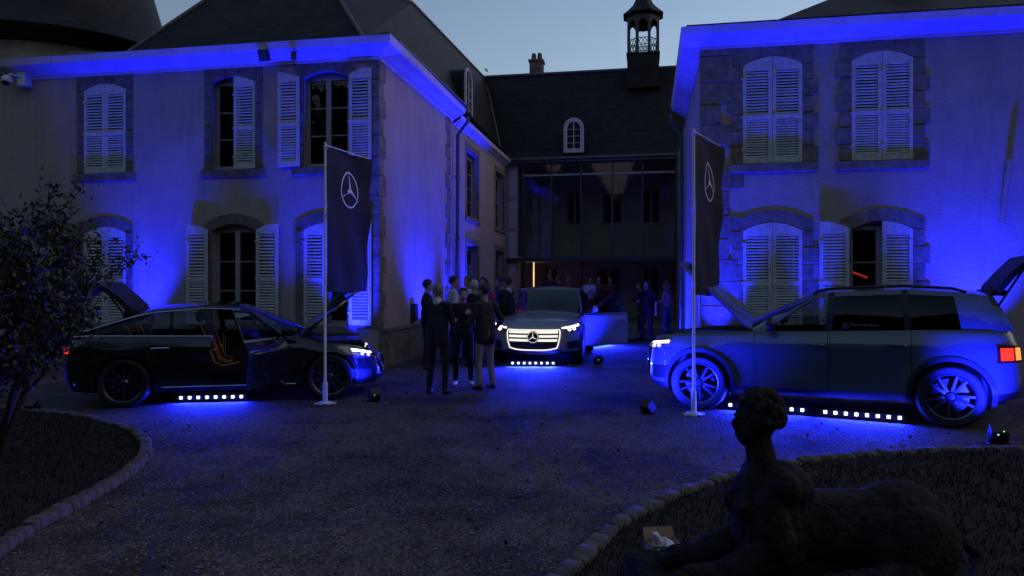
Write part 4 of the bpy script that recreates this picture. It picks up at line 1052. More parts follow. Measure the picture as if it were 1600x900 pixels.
def place(front_px, rear_px, hw, near_left):
    a, b = gnd(*front_px), gnd(*rear_px); u = (a - b); L = u.length; u.normalize(); left = Vector((-u.y, u.x, 0))
    o = b - left * hw if near_left else b + left * hw
    return o, math.atan2(u.y, u.x), L

# right: grey SUV, its left side to the camera
o, hd, L = place((1092, 641), (1485, 669), .90, True)
SUV = dict(wb=L, hw=.93, Rw=.37, rim=.272, Ra=.415, xf=L + .80, xr=-.80, pf=3.4, paint='paint_grey', seams=(2.2, 1.32, 1.30, .40), doors=(2.2, 1.32, 1.30, .40), clad_t=.11,
    xft=[(0, -.06), (.15, .0), (.5, .0), (.8, -.03), (1, -.10)], xrt=[(0, .04), (.2, 0), (.5, .02), (.8, .05), (1, .10)],
    zb=[(-1, .42), (-.5, .34), (0, .30), (.5, .27), (2.4, .27), (L, .27), (L + .8, .27)],
    zt=[(-1, 1.14), (0, 1.15), (1.3, 1.10), (2.2, 1.075), (2.5, 1.06), (L, 1.04), (L + .45, 1.0), (L + .7, .965), (L + .85, .93)],
    zr=[(-.6, 1.52), (-.2, 1.585), (.5, 1.625), (1.1, 1.61), (1.5, 1.55), (1.7, 1.5)], xw=2.22, hood_front=L + .70, hood_open=47, crown=.05, yt=.76, rcrown=.04, flare=.035,
    ring=[(2.42, 0, 1.52, 0, 'ws'), (2.39, .45, 1.50, .5, 'ws'), (2.30, .82, 1.46, .88, 'ws'), (2.22, .96, 1.42, .985, 'P'), (2.08, 1, 1.40, 1, 'wf'), (1.36, 1, 1.31, 1, 'bp'), (1.27, 1, 1.24, 1, 'wr'), (.47, 1, .50, 1, 'bp'), (.40, 1, .43, 1, 'wq'), (-.12, 1, -.04, 1, 'P'), (-.52, 1, -.40, 1, 'P'), (-.66, .93, -.46, .9, 'skip'), (-.74, 0, -.52, 0, 'skip')],
    glassf='car_glass', glassr='tint_glass', rails=True, bx=1.45, tailgate=64, spokes=10, twin=True,
    lamps=dict(head=(.62, .95, .70, .90), drl='lamp_white', proj='lamp_dim', intakes=True, grille=(.30, .84, .56), gm='chrome', bars=(.35, .55, .75), tail=(.80, .995, .55, .80), tailbits=[(.2, .62, 'lamp_amber'), (.72, .98, 'lamp_red')]))
car_r, SFr, SRr, ptr = make_car(SUV, o, hd, 'grey SUV with open bonnet and raised tailgate parked broadside by the right wing')
# printed decal on the rear side window: star and name
_win = [w for w in car_r.children_recursive if w.name.startswith('window') and w.data and w.parent and w.parent.name.startswith('door') and w.parent.location.x < 1.31 and w.parent.location.y > 0][0]
def on_win(x, z):       # point on the outside of the left rear glass in car space
    t_ = (z - 1.105) / .43; return Vector((x, .93 * (.905 + (.76 - .905) * t_) + .035 * math.sin(PI * t_) - .003, z)) - _win.parent.location
mb = MB(); star(mb, lambda a, b: on_win(1.12 - a, 1.165 + b), .036, .14); mb.build('decal_star', 'decal', _win, smooth=0)
fc = bpy.data.curves.new('decal', 'FONT'); fc.body = 'Mercedes-Benz'; fc.size = .05; fo = bpy.data.objects.new('decal', fc); COL.objects.link(fo)
tm = bpy.data.meshes.new_from_object(fo.evaluated_get(bpy.context.evaluated_depsgraph_get())); bpy.data.objects.remove(fo)
for v in tm.vertices: q = on_win(1.06 - v.co.x, 1.17 + v.co.y); v.co = q
tm.materials.clear(); tm.materials.append(M['decal']); link('decal_text', tm, _win)
CAR_R = (o, hd)

# left: black estate car, its right side to the camera
o, hd, L = place((515, 625), (193, 638), .89, False)
EST = dict(wb=L, hw=.90, Rw=.335, rim=.262, Ra=.372, xf=L + .84, xr=-.84, pf=2.5, paint='paint_black', seams=(2.12, 1.10, 1.08, .30), doors=(2.12, 1.10, 1.08, .30), clad_t=.07, arch_clad=0,
    xft=[(0, -.06), (.2, .0), (.5, .0), (.8, -.06), (1, -.2)], xrt=[(0, .08), (.3, 0), (.6, .0), (.85, .04), (1, .12)],
    zb=[(-1, .28), (-.5, .22), (0, .20), (L, .19), (L + .84, .2)],
    zt=[(-1, .96), (-.4, .98), (0, .97), (1.1, .95), (2.1, .93), (2.5, .90), (L, .84), (L + .45, .76), (L + .7, .69), (L + .85, .64)],
    zr=[(-.8, .97), (-.55, 1.03), (-.3, 1.12), (.0, 1.235), (.3, 1.325), (.7, 1.38), (1.1, 1.395), (1.45, 1.365), (1.8, 1.28)], xw=2.3, hood_front=L + .60, hood_open=50, crown=.06, yt=.74, rcrown=.045, flare=.025,
    ring=[(2.55, 0, 1.50, 0, 'ws'), (2.50, .45, 1.47, .5, 'ws'), (2.38, .82, 1.42, .88, 'ws'), (2.28, .96, 1.36, .985, 'P'), (2.12, 1, 1.34, 1, 'wf'), (1.13, 1, 1.06, 1, 'bp'), (1.05, 1, .98, 1, 'wr'), (.33, 1, .36, 1, 'bp'), (.28, 1, .31, 1, 'wq'), (.05, 1, .10, 1, 'wq'), (-.18, 1, -.12, 1, 'wq'), (-.40, 1, -.36, 1, 'P'), (-.62, 1, -.56, 1, 'P'), (-.72, .93, -.64, .9, 'skip'), (-.78, 0, -.70, 0, 'skip')],
    glassf='car_glass', glassr='car_glass', trim=True, handlem='chrome', bx=1.22, tailgate=58, tg_x=.05, spokes=10, twin=False, rimm='alloy', pipe='piping', open={'fdR': 62},
    lamps=dict(head=(.60, .93, .70, .93), drl='lamp_white', proj='lamp_dim', intakes=True, grille=(.28, .80, .54), gm='chrome', bars=(.3, .5, .7), tail=(.66, .985, .68, .84), tailbits=[(.1, .4, 'lamp_red'), (.55, .85, 'lamp_red')]))
car_l, SFl, SRl, ptl = make_car(EST, o, hd, 'black estate car with open bonnet, open front door and raised tailgate')
CAR_L = (o, hd)

# centre: slate-blue SUV facing the camera with a glowing grille
n0 = atZ(833, 445, 15.0); Lc = 2.9
CEN = dict(SUV); CEN.update(wb=Lc, hw=.945, Rw=.365, xf=Lc + .84, xr=-.86, pf=3.1, paint='paint_blue', hood_open=0, rails=False, tailgate=0, Ra=.405, arch_clad=.04,
    xft=[(0, -.08), (.15, .0), (.45, .02), (.75, -.02), (1, -.14)],
    zb=[(-1, .4), (-.5, .3), (0, .24), (Lc, .23), (Lc + .8, .24)],
    zt=[(-1, 1.06), (0, 1.08), (1.3, 1.05), (2.2, 1.04), (2.5, 1.03), (Lc, 1.0), (Lc + .45, .95), (Lc + .7, .90), (Lc + .85, .86)],
    zr=[(-.6, 1.50), (-.2, 1.56), (.5, 1.61), (1.1, 1.60), (1.5, 1.53), (1.7, 1.47)], xw=2.18, hood_front=Lc + .64, crown=.075, yt=.74, rcrown=.045,
    ring=[(2.46, 0, 1.45, 0, 'ws'), (2.42, .45, 1.43, .5, 'ws'), (2.30, .82, 1.38, .88, 'ws'), (2.20, .96, 1.33, .985, 'P'), (2.04, 1, 1.30, 1, 'wf'), (1.18, 1, 1.14, 1, 'bp'), (1.10, 1, 1.06, 1, 'wr'), (.32, 1, .36, 1, 'bp'), (.26, 1, .30, 1, 'wq'), (-.30, 1, -.12, 1, 'P'), (-.60, 1, -.40, 1, 'P'), (-.70, .93, -.46, .9, 'rg'), (-.80, 0, -.52, 0, 'rg')],
    seams=(2.16, 1.16, 1.14, .34), doors=(2.16, 1.16, 1.14, .34), bx=1.3, open={'fdL': 68}, glassr='tint_glass', mirrorm='paint_blue',
    lamps=dict(head=(.60, .96, .66, .88), drl='lamp_white', proj='lamp_white', intakes=True, grille=(.16, .80, .60), gm='lamp_soft', fr=.013, bars=(.50, .70, .90), bt=.075, ey=.66, er=.125, glow_star=True, tail=(.7, .985, .6, .8), tailbits=[(.1, .9, 'lamp_red')]))
hdc = R_(-90)
car_c, SFc, SRc, ptc = make_car(CEN, (n0.x, n0.y + Lc + .84, 0), hdc, 'slate-blue SUV facing out of the court with glowing white grille and open door')

# === REST ------------------------------------------------------------------ LED bars and car lights
def led_bar(a_px, b_px, y0, label, away=0.0, n=8, za=.07, mul=1.0):
    """bar whose end diodes sit at two photo pixels, on the ground at the given heights"""
    a, b = gnd(*a_px, za), gnd(*b_px, za); c = (a + b) / 2; ang = math.atan2(b.y - a.y, b.x - a.x); L = (b - a).length * n / (n - 1)
    T = empty('led_bar', (c.x, c.y, 0), ang); tag(T, label, 'light bar', 'blue light bars on the gravel under the cars')
    fr = -1 if Vector((-math.sin(ang), math.cos(ang), 0)).dot(CAM - c) < 0 else 1
    mb = MB(); mb.box(-L / 2, L / 2, -.035, .035, .03, .105); 
    for x in (-L * .42, L * .42): mb.box(x - .015, x + .015, -.05, .05, 0, .035)
    mb.build('housing', 'black', T, smooth=0)
    dm = MB(); dm.box(-.018, .018, .0, .012, -.018, .018); me = dm.mesh('diode', 'led', 0)
    for k in range(n):
        o = link('diode', me, T); o.location = (-L / 2 + L * (k + .5) / n, fr * .036 - (.012 if fr < 0 else 0), za)
    d = bpy.data.lights.new('led_bar_lamp', 'AREA'); d.shape = 'RECTANGLE'; d.size = L; d.size_y = .03; d.energy = LEDW * L * mul; d.color = (.01, .02, 1); d.spread = R_(175)
    o = bpy.data.objects.new('led_bar_lamp', d); COL.objects.link(o); o.parent = T; o.location = (0, fr * .055, za); o.rotation_euler = (R_(86) * (1 if fr > 0 else -1), 0, 0)
    return T
LEDW = 13.0
led_bar((284, 621), (378, 619), 0, 'row of eight blue diodes on the gravel under the black estate car')
led_bar((801, 567), (864, 567), 0, 'row of eight blue diodes on the gravel under the glowing grille', mul=3.0)
led_bar((1290, 643), (1406, 652), 0, 'row of eight blue diodes under the grey SUV in front of its rear wheel')
led_bar((1142, 632), (1254, 640), 0, 'row of blue diodes under the grey SUV beside its front wheel, partly behind the statue')

led_bar((917, 539), (949, 535), 0, 'slim blue light bar on the gravel beside the open door of the slate-blue SUV', mul=4.0)
def car_pt(C, x, y, z):
    o, h = C; return Vector((o[0], o[1], 0)) + Vector((math.cos(h) * x - math.sin(h) * y, math.sin(h) * x + math.cos(h) * y, z))
P2 = 85.0
def car_up(px, target, power, size, label, ind=1, s=1.0): uplight(gnd(*px), target, power, size, label, 'small blue spotlights by the cars', 1.0, s, ind)
LR_, LL_ = SUV['wb'], EST['wb']
car_up((1012, 646), car_pt(CAR_R, LR_ + .30, .9, .72), P2 * 1.7, 125, 'small black spotlight on the gravel before the grey SUV front wheel')
car_up((1560, 693), car_pt(CAR_R, -.28, .9, .62), P2 * 2.0, 66, 'small black spotlight with green indicator on the gravel by the grey SUV rear wheel', 2, 1.1)
car_up((585, 627), car_pt(CAR_L, LL_ + .5, -.85, .4), P2 * .8, 66, 'small black spotlight on the gravel before the black car front wheel')
car_up((935, 569), (car_c.location[0] + .95, car_c.location[1] - Lc + .1, .6), P2 * 1.2, 120, 'small black spotlight on the gravel beside the open door of the slate-blue SUV')
pr_ = car_pt(CAR_L, -1.05, -1.0, 0); uplight(pr_, car_pt(CAR_L, -.8, -.5, .5), P2 * .5, 66, 'small black spotlight behind the black car rear bumper', 'small blue spotlights by the cars', 1.0, .9)

# ------------------------------------------------------------------ banners on poles
def flag(base_px, top_y, tip, label, em_u, em_w):
    """tip: photo (x, y_top) of the outer banner corner and its distance"""
    B = gnd(*base_px); d = (B - CAM).dot(FW); zt = CZ + (HY - top_y) * d / FPX
    T = empty('banner_pole', B); tag(T, label, 'flag banner', 'black banners on white poles')
    mb = MB(); mb.tube([(0, 0, .03), (0, 0, .30), (0, 0, .32), (0, 0, zt)], [.034, .034, .020, .016], 12); mb.build('pole', 'white', T, smooth=60)
    mb = MB()
    for a in range(4):
        q = Matrix.Rotation(PI / 2 * a + .4, 4, 'Z'); mb.grid([[q @ Vector((x, y, z)) for y, z in ((-.035, 0), (-.03, .02), (.03, .02), (.035, 0))] for x in (0, .15)])
    mb.lathe([(0, .03), (.09, .03), (.1, .0)], 20); mb.build('base', 'white', T, smooth=30)
    E = atZ(tip[0], HY, tip[2]) - B; E.z = 0; W = E.length; u = E.normalized(); n = Vector((-u.y, u.x, 0)); n = n if n.dot(CAM - B) > 0 else -n
    bh = tip[3]; zb_ = tip[4]
    def cl(s, t, off=0.0):          # s 0..1 across, t 0 bottom..1 top
        wv = .03 * math.sin(s * 5 + t * 2.3) * (.3 + s) + .05 * s * (1 - t) ** 2 * math.sin(3 * s) + .014 * math.sin(t * 15 + s * 6) * (.4 + s) + .02 * math.sin(s * 11 + t * 4) * (1 - t * .7)
        z = zb_ + (zt - .06 - zb_) * t + (s * tip[5]) * t - .02 * math.sin(PI * s) * (1 - t)
        return u * (.03 + s * (W - .03)) + n * (wv + off) + Z * z
    mb = MB(); g = [[cl(s / 14, t / 36) for s in range(15)] for t in range(37)]; mb.grid(g); mb.grid([[p - n * .003 for p in r] for r in g]); bn = mb.build('banner', 'banner', T, smooth=60)
    zc = em_u[1]; r = em_u[2]
    mb = MB(); tz = lambda z: (z - zb_) / (zt - .06 - zb_)
    star(mb, lambda a, b: cl(em_u[0] + a / W, tz(zc + b), .006), r, .09); mb.build('emblem', 'emblem', bn, smooth=0)
    mb = MB(); mb.tube([(0, 0, zt - .04), (u * W * 1.0) + Z * (zt - .05 + tip[5])], .010, 8); mb.build('banner_arm', 'white', T)
    for z in (zt - .1, (zt + zb_) / 2, zb_ + .12):
        mb = MB(); mb.tube([(.022 * math.cos(a), .022 * math.sin(a), z + (.03 if a > 3 else 0)) for a in [2 * PI * k / 10 for k in range(10)]], .008, 6, closed=True); mb.tube([Vector((0, 0, z)), u * .06 + Z * (z + .03)], .008, 6); mb.build('clip', 'white', T)
    return T
flag((508, 631), 222, (577, 0, 11.45, 0, 1.58, .0), 'black banner with white three-pointed star on the pole before the black car', (.53, 3.10, .27), 0)
flag((1084, 648), 200, (1127, 0, 10.5, 0, 1.55, .0), 'black banner with white three-pointed star on the pole before the grey SUV', (.55, 3.10, .27), 0)

# ------------------------------------------------------------------ voxel figures
def remesh_union(mb, voxel, smooth_it=4, name='figure'):
    me = mb.mesh(name + '_src', [], 0, weld=False) if False else None
    me = bpy.data.meshes.new(name); me.from_pydata(mb.v, [], mb.f)
    o = bpy.data.objects.new(name, me); COL.objects.link(o)
    r = o.modifiers.new('r', 'REMESH'); r.mode = 'VOXEL'; r.voxel_size = voxel
    if smooth_it: s = o.modifiers.new('s', 'SMOOTH'); s.iterations = smooth_it; s.factor = .5
    dg = bpy.context.evaluated_depsgraph_get(); ev = o.evaluated_get(dg); out = bpy.data.meshes.new_from_object(ev)
    bpy.data.objects.remove(o); bpy.data.meshes.remove(me); return out
class Fig:
    def __init__(s): s.mb = MB(); s.pr = []
    def cone(s, a, b, ra, rb, tagn, n=14):
        a, b = Vector(a), Vector(b); d = b - a; L = d.length; q = d.to_track_quat('Z', 'Y').to_matrix().to_4x4(); T = Matrix.Translation(a) @ q
        prof = [(0.0005, -ra)] + [(ra * math.cos(t), -ra * math.sin(t)) for t in (1.1, .6, 0)] + [(rb * math.cos(t), L + rb * math.sin(t)) for t in (0, .6, 1.1)] + [(0.0005, L + rb)]
        s.mb.lathe(prof, n, T=T); s.pr.append(('c', a, b, ra, rb, tagn))
    def ell(s, c, r, tagn, T=None):
        s.mb.ell(c, r, 16, 12, T=T); s.pr.append(('e', Vector(c), Vector(r), T, None, tagn))
    def dist(s, P):
        out = []
        for p in s.pr:
            if p[0] == 'c':
                a, b = np.array(p[1]), np.array(p[2]); ab = b - a; t = np.clip((P - a) @ ab / (ab @ ab), 0, 1); out.append(np.linalg.norm(P - a - t[:, None] * ab, axis=1) - (p[3] + (p[4] - p[3]) * t))
            else:
                Q = P - np.array(p[1])
                if p[3] is not None: Q = Q @ np.array(p[3].to_3x3())
                r = np.array(p[2]); k = np.linalg.norm(Q / r, axis=1); out.append((k - 1) * r.min())
        return np.array(out)
    def mesh(s, name, mats, voxel, smooth_it=3):
        me = remesh_union(s.mb, voxel, smooth_it, name)
        tags = [p[5] for p in s.pr]; names = list(dict.fromkeys(tags)); idx = np.array([names.index(t) for t in tags])
        n = len(me.polygons); C = np.empty(n * 3); me.polygons.foreach_get('center', C); C = C.reshape(-1, 3)
        mi = idx[np.argmin(s.dist(C), axis=0)]
        me.materials.clear()
        for t in names: me.materials.append(M[mats[t]])
        me.polygons.foreach_set('material_index', mi.astype(np.int32)); me.shade_smooth(); me.update(); return me
PEOPLE = 0
def person(pos, face, h, label, top='cl_black', legs='cl_black', shoe='shoe', hair='hair_dark', armL='down', armR='down', sleeves='long', stance=.0, voxel=.016, jacket=False, longhair=False, cap=None, group=None, collar=None, under=None, female=False, badge=False, headturn=0.0, lean=0.0):
    """local frame: +Y is where the person faces"""
    k = h / 1.75; f = Fig(); S = lambda x, y, z: Vector((x * k, y * k, z * k)); R = lambda r: r * k
    sw = .175 if female else .195; hp = .10
    for sg in (-1, 1):
        st = stance * sg; hipj = S(sg * hp, 0, .92); kn = S(sg * (hp + .025), .02 + st * .5, .49); an = S(sg * (hp + .04), -.02 + st, .09)
        f.cone(hipj, kn, R(.092 if not female else .09), R(.062), 'legs'); f.cone(kn, an + S(0, 0, .03), R(.062), R(.048), 'legs')
        f.cone(an + S(0, -.02, -.045), an + S(sg * .02, .15, -.055), R(.042), R(.034), 'shoe'); f.cone(an + S(0, -.01, .0), an + S(0, -.02, -.03), R(.042), R(.044), 'shoe')
    ln = lean
    f.ell(S(0, 0, .96), S(.165, .115, .13), 'legs'); f.ell(S(0, .0 + ln * .1, 1.1), S(.15 if not female else .135, .105, .16), 'top')
    f.ell(S(0, .01 + ln * .25, 1.30), S(.18 if not female else .16, .118, .20), 'top'); f.cone(S(-sw + .03, ln * .3, 1.425), S(sw - .03, ln * .3, 1.425), R(.062), R(.062), 'top')
    if jacket: f.cone(S(-.06, -.01, 1.2), S(-.08, -.01, .86), R(.115), R(.125), 'top'); f.cone(S(.06, -.01, 1.2), S(.08, -.01, .86), R(.115), R(.125), 'top')
    ny = ln * .36
    f.cone(S(0, -.005 + ny, 1.44), S(0, .02 + ny, 1.56), R(.056), R(.052), 'skin')
    hc = S(0, .03 + ny, 1.635)
    Ht = Matrix.Rotation(headturn, 4, 'Z'); HP = lambda x, y, z: hc + (Ht @ S(x, y, z))
    f.ell(hc + S(0, 0, .02), S(.074, .092, .098), 'skin', Ht); f.ell(HP(0, .035, -.045), S(.055, .062, .068), 'skin', Ht); f.ell(HP(0, .10, -.012), S(.013, .018, .024), 'skin', Ht); f.ell(HP(0, .078, .03), S(.05, .022, .012), 'skin', Ht)
    f.ell(HP(0, .088, -.058), S(.024, .014, .010), 'skin', Ht)
    for sg in (-1, 1): f.ell(HP(sg * .077, -.005, -.005), S(.012, .022, .032), 'skin', Ht)
    if collar: f.cone(S(0, -.015 + ny, 1.47), S(0, .0 + ny, 1.50), R(.066), R(.062), 'collar')
    arms = dict(down=((.275, -.02, 1.15), (.285, .05, .90)), pocket=((.30, -.08, 1.15), (.215, .06, .96)), bent=((.27, .0, 1.14), (.16, .24, 1.16)), fold=((.27, .04, 1.14), (.02, .21, 1.17)), back=((.27, -.10, 1.15), (.10, -.17, .98)), hold=((.26, .02, 1.13), (.13, .26, 1.24)), hip=((.36, -.1, 1.16), (.19, .03, 1.02)))
    for sg, am in ((-1, armL), (1, armR)):
        e_, w_ = arms[am]; sh = S(sg * sw, ln * .3, 1.42); e = S(sg * e_[0], e_[1] + ln * .1, e_[2]); w = S(sg * w_[0], w_[1], w_[2])
        f.cone(sh, e, R(.056 if not female else .047), R(.045 if not female else .038), 'top'); f.cone(e, w, R(.042), R(.031), 'top' if sleeves == 'long' else 'skin')
        d = (w - e).normalized(); sd = d.cross(Vector((0, 0, 1)) if abs(d.z) < .9 else Vector((0, 1, 0))).normalized(); up = sd.cross(d)
        pm = w + d * R(.06); f.ell(pm, S(.026, .040, .045), 'skin', d.to_track_quat('Z', 'Y').to_matrix().to_4x4())
        for q, ll in zip((-.034, -.011, .012, .034), (.060, .072, .068, .052)):
            b0 = pm + sd * R(q) + d * R(.03); b1 = b0 + d * R(ll * .55) + up * R(.008); b2 = b1 + d * R(ll * .4) + up * R(.022); f.cone(b0, b1, R(.0115), R(.0105), 'skin', 8); f.cone(b1, b2, R(.0105), R(.009), 'skin', 8)
        t0 = w + d * R(.035) + sd * R(.035 * sg); t1 = t0 + d * R(.045) + sd * R(.025 * sg) + up * R(.015); f.cone(t0, t1, R(.0145), R(.0115), 'skin', 8)
    mats = dict(legs=legs, top=top, shoe=shoe, skin='skin', collar=collar or 'cl_white')
    me = f.mesh('person', mats, voxel)
    o = link('person', me); o.location = pos; o.rotation_euler = (0, 0, face); tag(o, label, 'person', group)
    hm = MB(); rows = []
    for i in range(10):
        a = PI / 2 - (PI / 2 + .62) * i / 9; rr = []
        for j in range(24):
            b = 2 * PI * j / 24; fr = max(0, math.sin(b)); aa = max(a, .60 * fr ** 1.5 - .05 - .75 * max(0, 1 - fr * 2.2))
            wob = 1 + .035 * math.sin(7 * b + 3 * i) + .02 * math.sin(13 * b - 2 * i)
            rr.append(hc + Ht @ S(.084 * math.cos(aa) * math.cos(b) * wob, (.102 * math.cos(aa) * math.sin(b)) * wob - .006, .03 + .103 * math.sin(aa) * wob))
        rows.append(rr)
    hm.grid(rows, cu=True)
    if longhair:
        rw = []
        for i in range(8):
            z = .06 - .05 * i; wdt = .088 + .012 * math.sin(i * .5); rw.append([hc + Ht @ S(wdt * math.cos(b), -.02 + .085 * math.sin(b) - .004 * i, z) for b in [PI * .93 + (PI * 1.14) * q / 14 for q in range(15)]])
        hm.grid(rw); hm.grid([[p + Vector((0, -.02 * k, 0)) for p in r] for r in rw])
    hm.build('cap' if cap else 'hair', cap or hair, o, smooth=60)
    for sg in (-1, 1):
        em = MB(); em.ell(HP(sg * .03, .083, .012), (.011 * k, .007 * k, .006 * k), 8, 6); em.build('eye', 'shoe', o)
    if badge: bm_ = MB(); bm_.ell(S(-.09, .118, 1.32), S(.022, .008, .022), 10, 6); bm_.build('badge', 'emblem', o)
    return o
def face_to(x, y, tx, ty): return math.atan2(ty - y, tx - x) - PI / 2
def ppx(px, d, z=0.0): v = atZ(px, HY, d); return Vector((v.x, v.y, z))
GP = None
a = gnd(684, 616); b = gnd(724, 602); c = gnd(758, 609)
person(a, face_to(a.x, a.y, b.x + .3, b.y + 1.2), 1.68, 'grey-haired person in a dark suit with white collar, seen from behind', top='cl_navy', legs='cl_navy', hair='hair_grey', armL='bent', armR='bent', jacket=True, collar='cl_white', voxel=.011, headturn=-.35)
person(b, face_to(b.x, b.y, -1.7, 6.0), 1.62, 'person in black polo and white sneakers facing out of the court', top='cl_black', legs='cl_black', shoe='sneaker', hair='hair_dark', armL='bent', armR='down', sleeves='short', voxel=.011, badge=True, headturn=.1)
person(c, face_to(c.x, c.y, b.x - .6, b.y + .4), 1.68, 'person in charcoal jacket and beige trousers beside the glowing headlight', top='cl_char', legs='cl_beige', shoe='shoe_brown', hair='hair_dark', armL='hold', armR='pocket', jacket=True, voxel=.011, headturn=.25)
def far(px, d, h, fc, label, z=0.0, **kw): p = ppx(px, d, z); return person(p, R_(fc), h, label, **kw)
far(666, 14.6, 1.78, -70, 'dark-haired person in black t-shirt standing close to the left wing wall', sleeves='short', voxel=.015, armR='bent')
far(707, 15.8, 1.86, -60, 'person in white t-shirt under a dark waistcoat beside the left wing', top='cl_white', legs='cl_blue', voxel=.015, sleeves='short', headturn=-.4)
far(732, 16.4, 1.86, 150, 'brown-haired person in white shirt half hidden behind the pale cap', top='cl_white', legs='cl_char', hair='hair_brown', armL='bent')
far(742, 15.0, 1.77, 30, 'person with a pale cap and black top seen from behind', top='cl_black', legs='cl_blue', cap='cap')
far(756, 16.2, 1.84, 170, 'long-haired person with a magenta scarf among the guests', top='cl_mag', legs='cl_black', longhair=True, female=True, armL='bent')
far(784, 16.8, 1.85, 110, 'dark-haired guest in black turned towards the left wing', top='cl_black', armL='bent')
far(794, 16.0, 1.84, 80, 'guest in black jacket with pale collar beside the slate-blue SUV', top='cl_black', jacket=True, collar='cl_white', armR='bent')
far(859, 25.0, 1.80, 170, 'dark-haired guest under the gallery behind the SUV roof', z=.30, armL='hold', top='cl_char')
far(873, 25.4, 1.70, 120, 'shorter guest under the gallery behind the SUV roof', z=.30, top='cl_red', hair='hair_brown')
far(887, 25.0, 1.72, 200, 'guest with brown hair under the gallery beside the shorter guest', z=.30, top='cl_red', hair='hair_brown', headturn=.3)
far(919, 23.6, 1.62, 210, 'guest in white shirt leaning behind the open SUV door', z=.30, top='cl_white', armL='bent', armR='hold', lean=.3)
far(936, 24.2, 1.66, 170, 'guest in maroon top behind the open SUV door', z=.30, top='cl_red', armR='hold')
far(954, 24.0, 1.64, 160, 'guest with long dark hair behind the open SUV door', z=.30, top='cl_red', longhair=True, female=True)
p = gnd(1010, 534); person(p, R_(165), 1.80, 'person in black t-shirt standing before the gallery doors', top='cl_black', sleeves='short', armR='bent', voxel=.015)
p = gnd(1042, 533); person(p, R_(60), 1.78, 'person with light brown hair in pink top and dark trousers before the gallery', top='cl_pink', legs='cl_blue', hair='hair_brown', longhair=True, female=True, armL='bent', armR='bent', voxel=.015)
p = gnd(1001, 530); person(p, R_(100), 1.76, 'person in dark clothes half hidden behind the black t-shirt', top='cl_black', armR='hold')

# ------------------------------------------------------------------ sphinx statue
def sphinx():
    base = atZ(1188, HY, 3.62); base.z = 0; ang = math.atan2(-RT.y, -RT.x) + .10   # local +X = facing (photo left)
    f = Fig(); V = lambda x, y, z: Vector((x, y, z)); zb = .24
    # couchant body
    f.cone(V(-.05, 0, zb + .25), V(-.72, 0, zb + .22), .17, .19, 'st', 20); f.ell(V(-.72, 0, zb + .22), V(.27, .21, .23), 'st')
    for sg in (-1, 1):
        f.ell(V(-.70, sg * .17, zb + .17), V(.24, .10, .20), 'st'); f.cone(V(-.62, sg * .24, zb + .06), V(-.30, sg * .25, zb + .055), .065, .055, 'st'); f.ell(V(-.25, sg * .25, zb + .05), V(.09, .06, .05), 'st')
        f.cone(V(-.02, sg * .13, zb + .17), V(.22, sg * .14, zb + .09), .085, .065, 'st'); f.cone(V(.2, sg * .14, zb + .075), V(.40, sg * .13, zb + .065), .062, .055, 'st')
        for q in (-.03, 0, .03): f.ell(V(.455, sg * .13 + q, zb + .05), V(.04, .019, .036), 'st')
        f.cone(V(.02, sg * .14, zb + .40), V(-.01, sg * .17, zb + .22), .07, .085, 'st')
        f.ell(V(.10, sg * .065, zb + .36), V(.065, .06, .062), 'st')
    f.cone(V(-.06, 0, zb + .22), V(-.04, 0, zb + .40), .2, .175, 'st', 20); f.cone(V(-.05, -.14, zb + .47), V(-.05, .14, zb + .47), .09, .09, 'st'); f.ell(V(-.08, 0, zb + .42), V(.19, .17, .15), 'st')
    f.cone(V(-.02, 0, zb + .50), V(.015, 0, zb + .68), .078, .066, 'st'); hz = zb + .76
    f.ell(V(.02, 0, hz + .02), V(.105, .088, .115), 'st'); f.ell(V(.065, 0, hz - .045), V(.062, .062, .072), 'st'); f.ell(V(.13, 0, hz - .005), V(.018, .016, .028), 'st'); f.ell(V(.108, 0, hz + .035), V(.02, .055, .014), 'st'); f.ell(V(.115, 0, hz - .055), V(.016, .026, .011), 'st')
    # curled hair
    rs = random.Random(3)
    for i in range(95):
        a = rs.uniform(0, 2 * PI); e = rs.uniform(-.25, 1.5); x = math.cos(e) * math.cos(a); 
        if x > .55 and e < .55: continue
        f.ell(V(-.005 + .112 * x, .102 * math.cos(e) * math.sin(a), hz + .03 + .125 * math.sin(e)), V(.022, .022, .022) * rs.uniform(.7, 1.2), 'st')
    f.ell(V(-.085, 0, hz + .03), V(.05, .065, .07), 'st'); f.ell(V(-.03, .02, hz + .15), V(.035, .04, .03), 'st')
    # drapery strap and tail
    pts = [V(-.98, .05, zb + .2), V(-1.05, .16, zb + .1), V(-.92, .27, zb + .05), V(-.7, .33, zb + .04), V(-.5, .34, zb + .04)]
    for p, q in zip(pts, pts[1:]): f.cone(p, q, .028, .026, 'st')
    T = empty('sphinx_statue', base, ang); tag(T, 'weathered stone sphinx statue with curled hair lying on its plinth', 'statue')
    me = f.mesh('figure', dict(st='statue'), .0085, 2); link('figure', me, T)
    mb = MB()
    mb.grid([[Vector((x * s_, y * s_, z)) + Vector((-.27, 0, 0)) for x, y in ((-.88, -.4), (.88, -.4), (.88, .4), (-.88, .4))] for s_, z in ((1.0, -.02), (1.0, .16), (.97, .18), (.97, .225), (.94, .25))], cu=True); mb.f.append((16, 17, 18, 19)); mb.m.append(0)
    mb.build('plinth', 'statue', T, smooth=0)
sphinx()
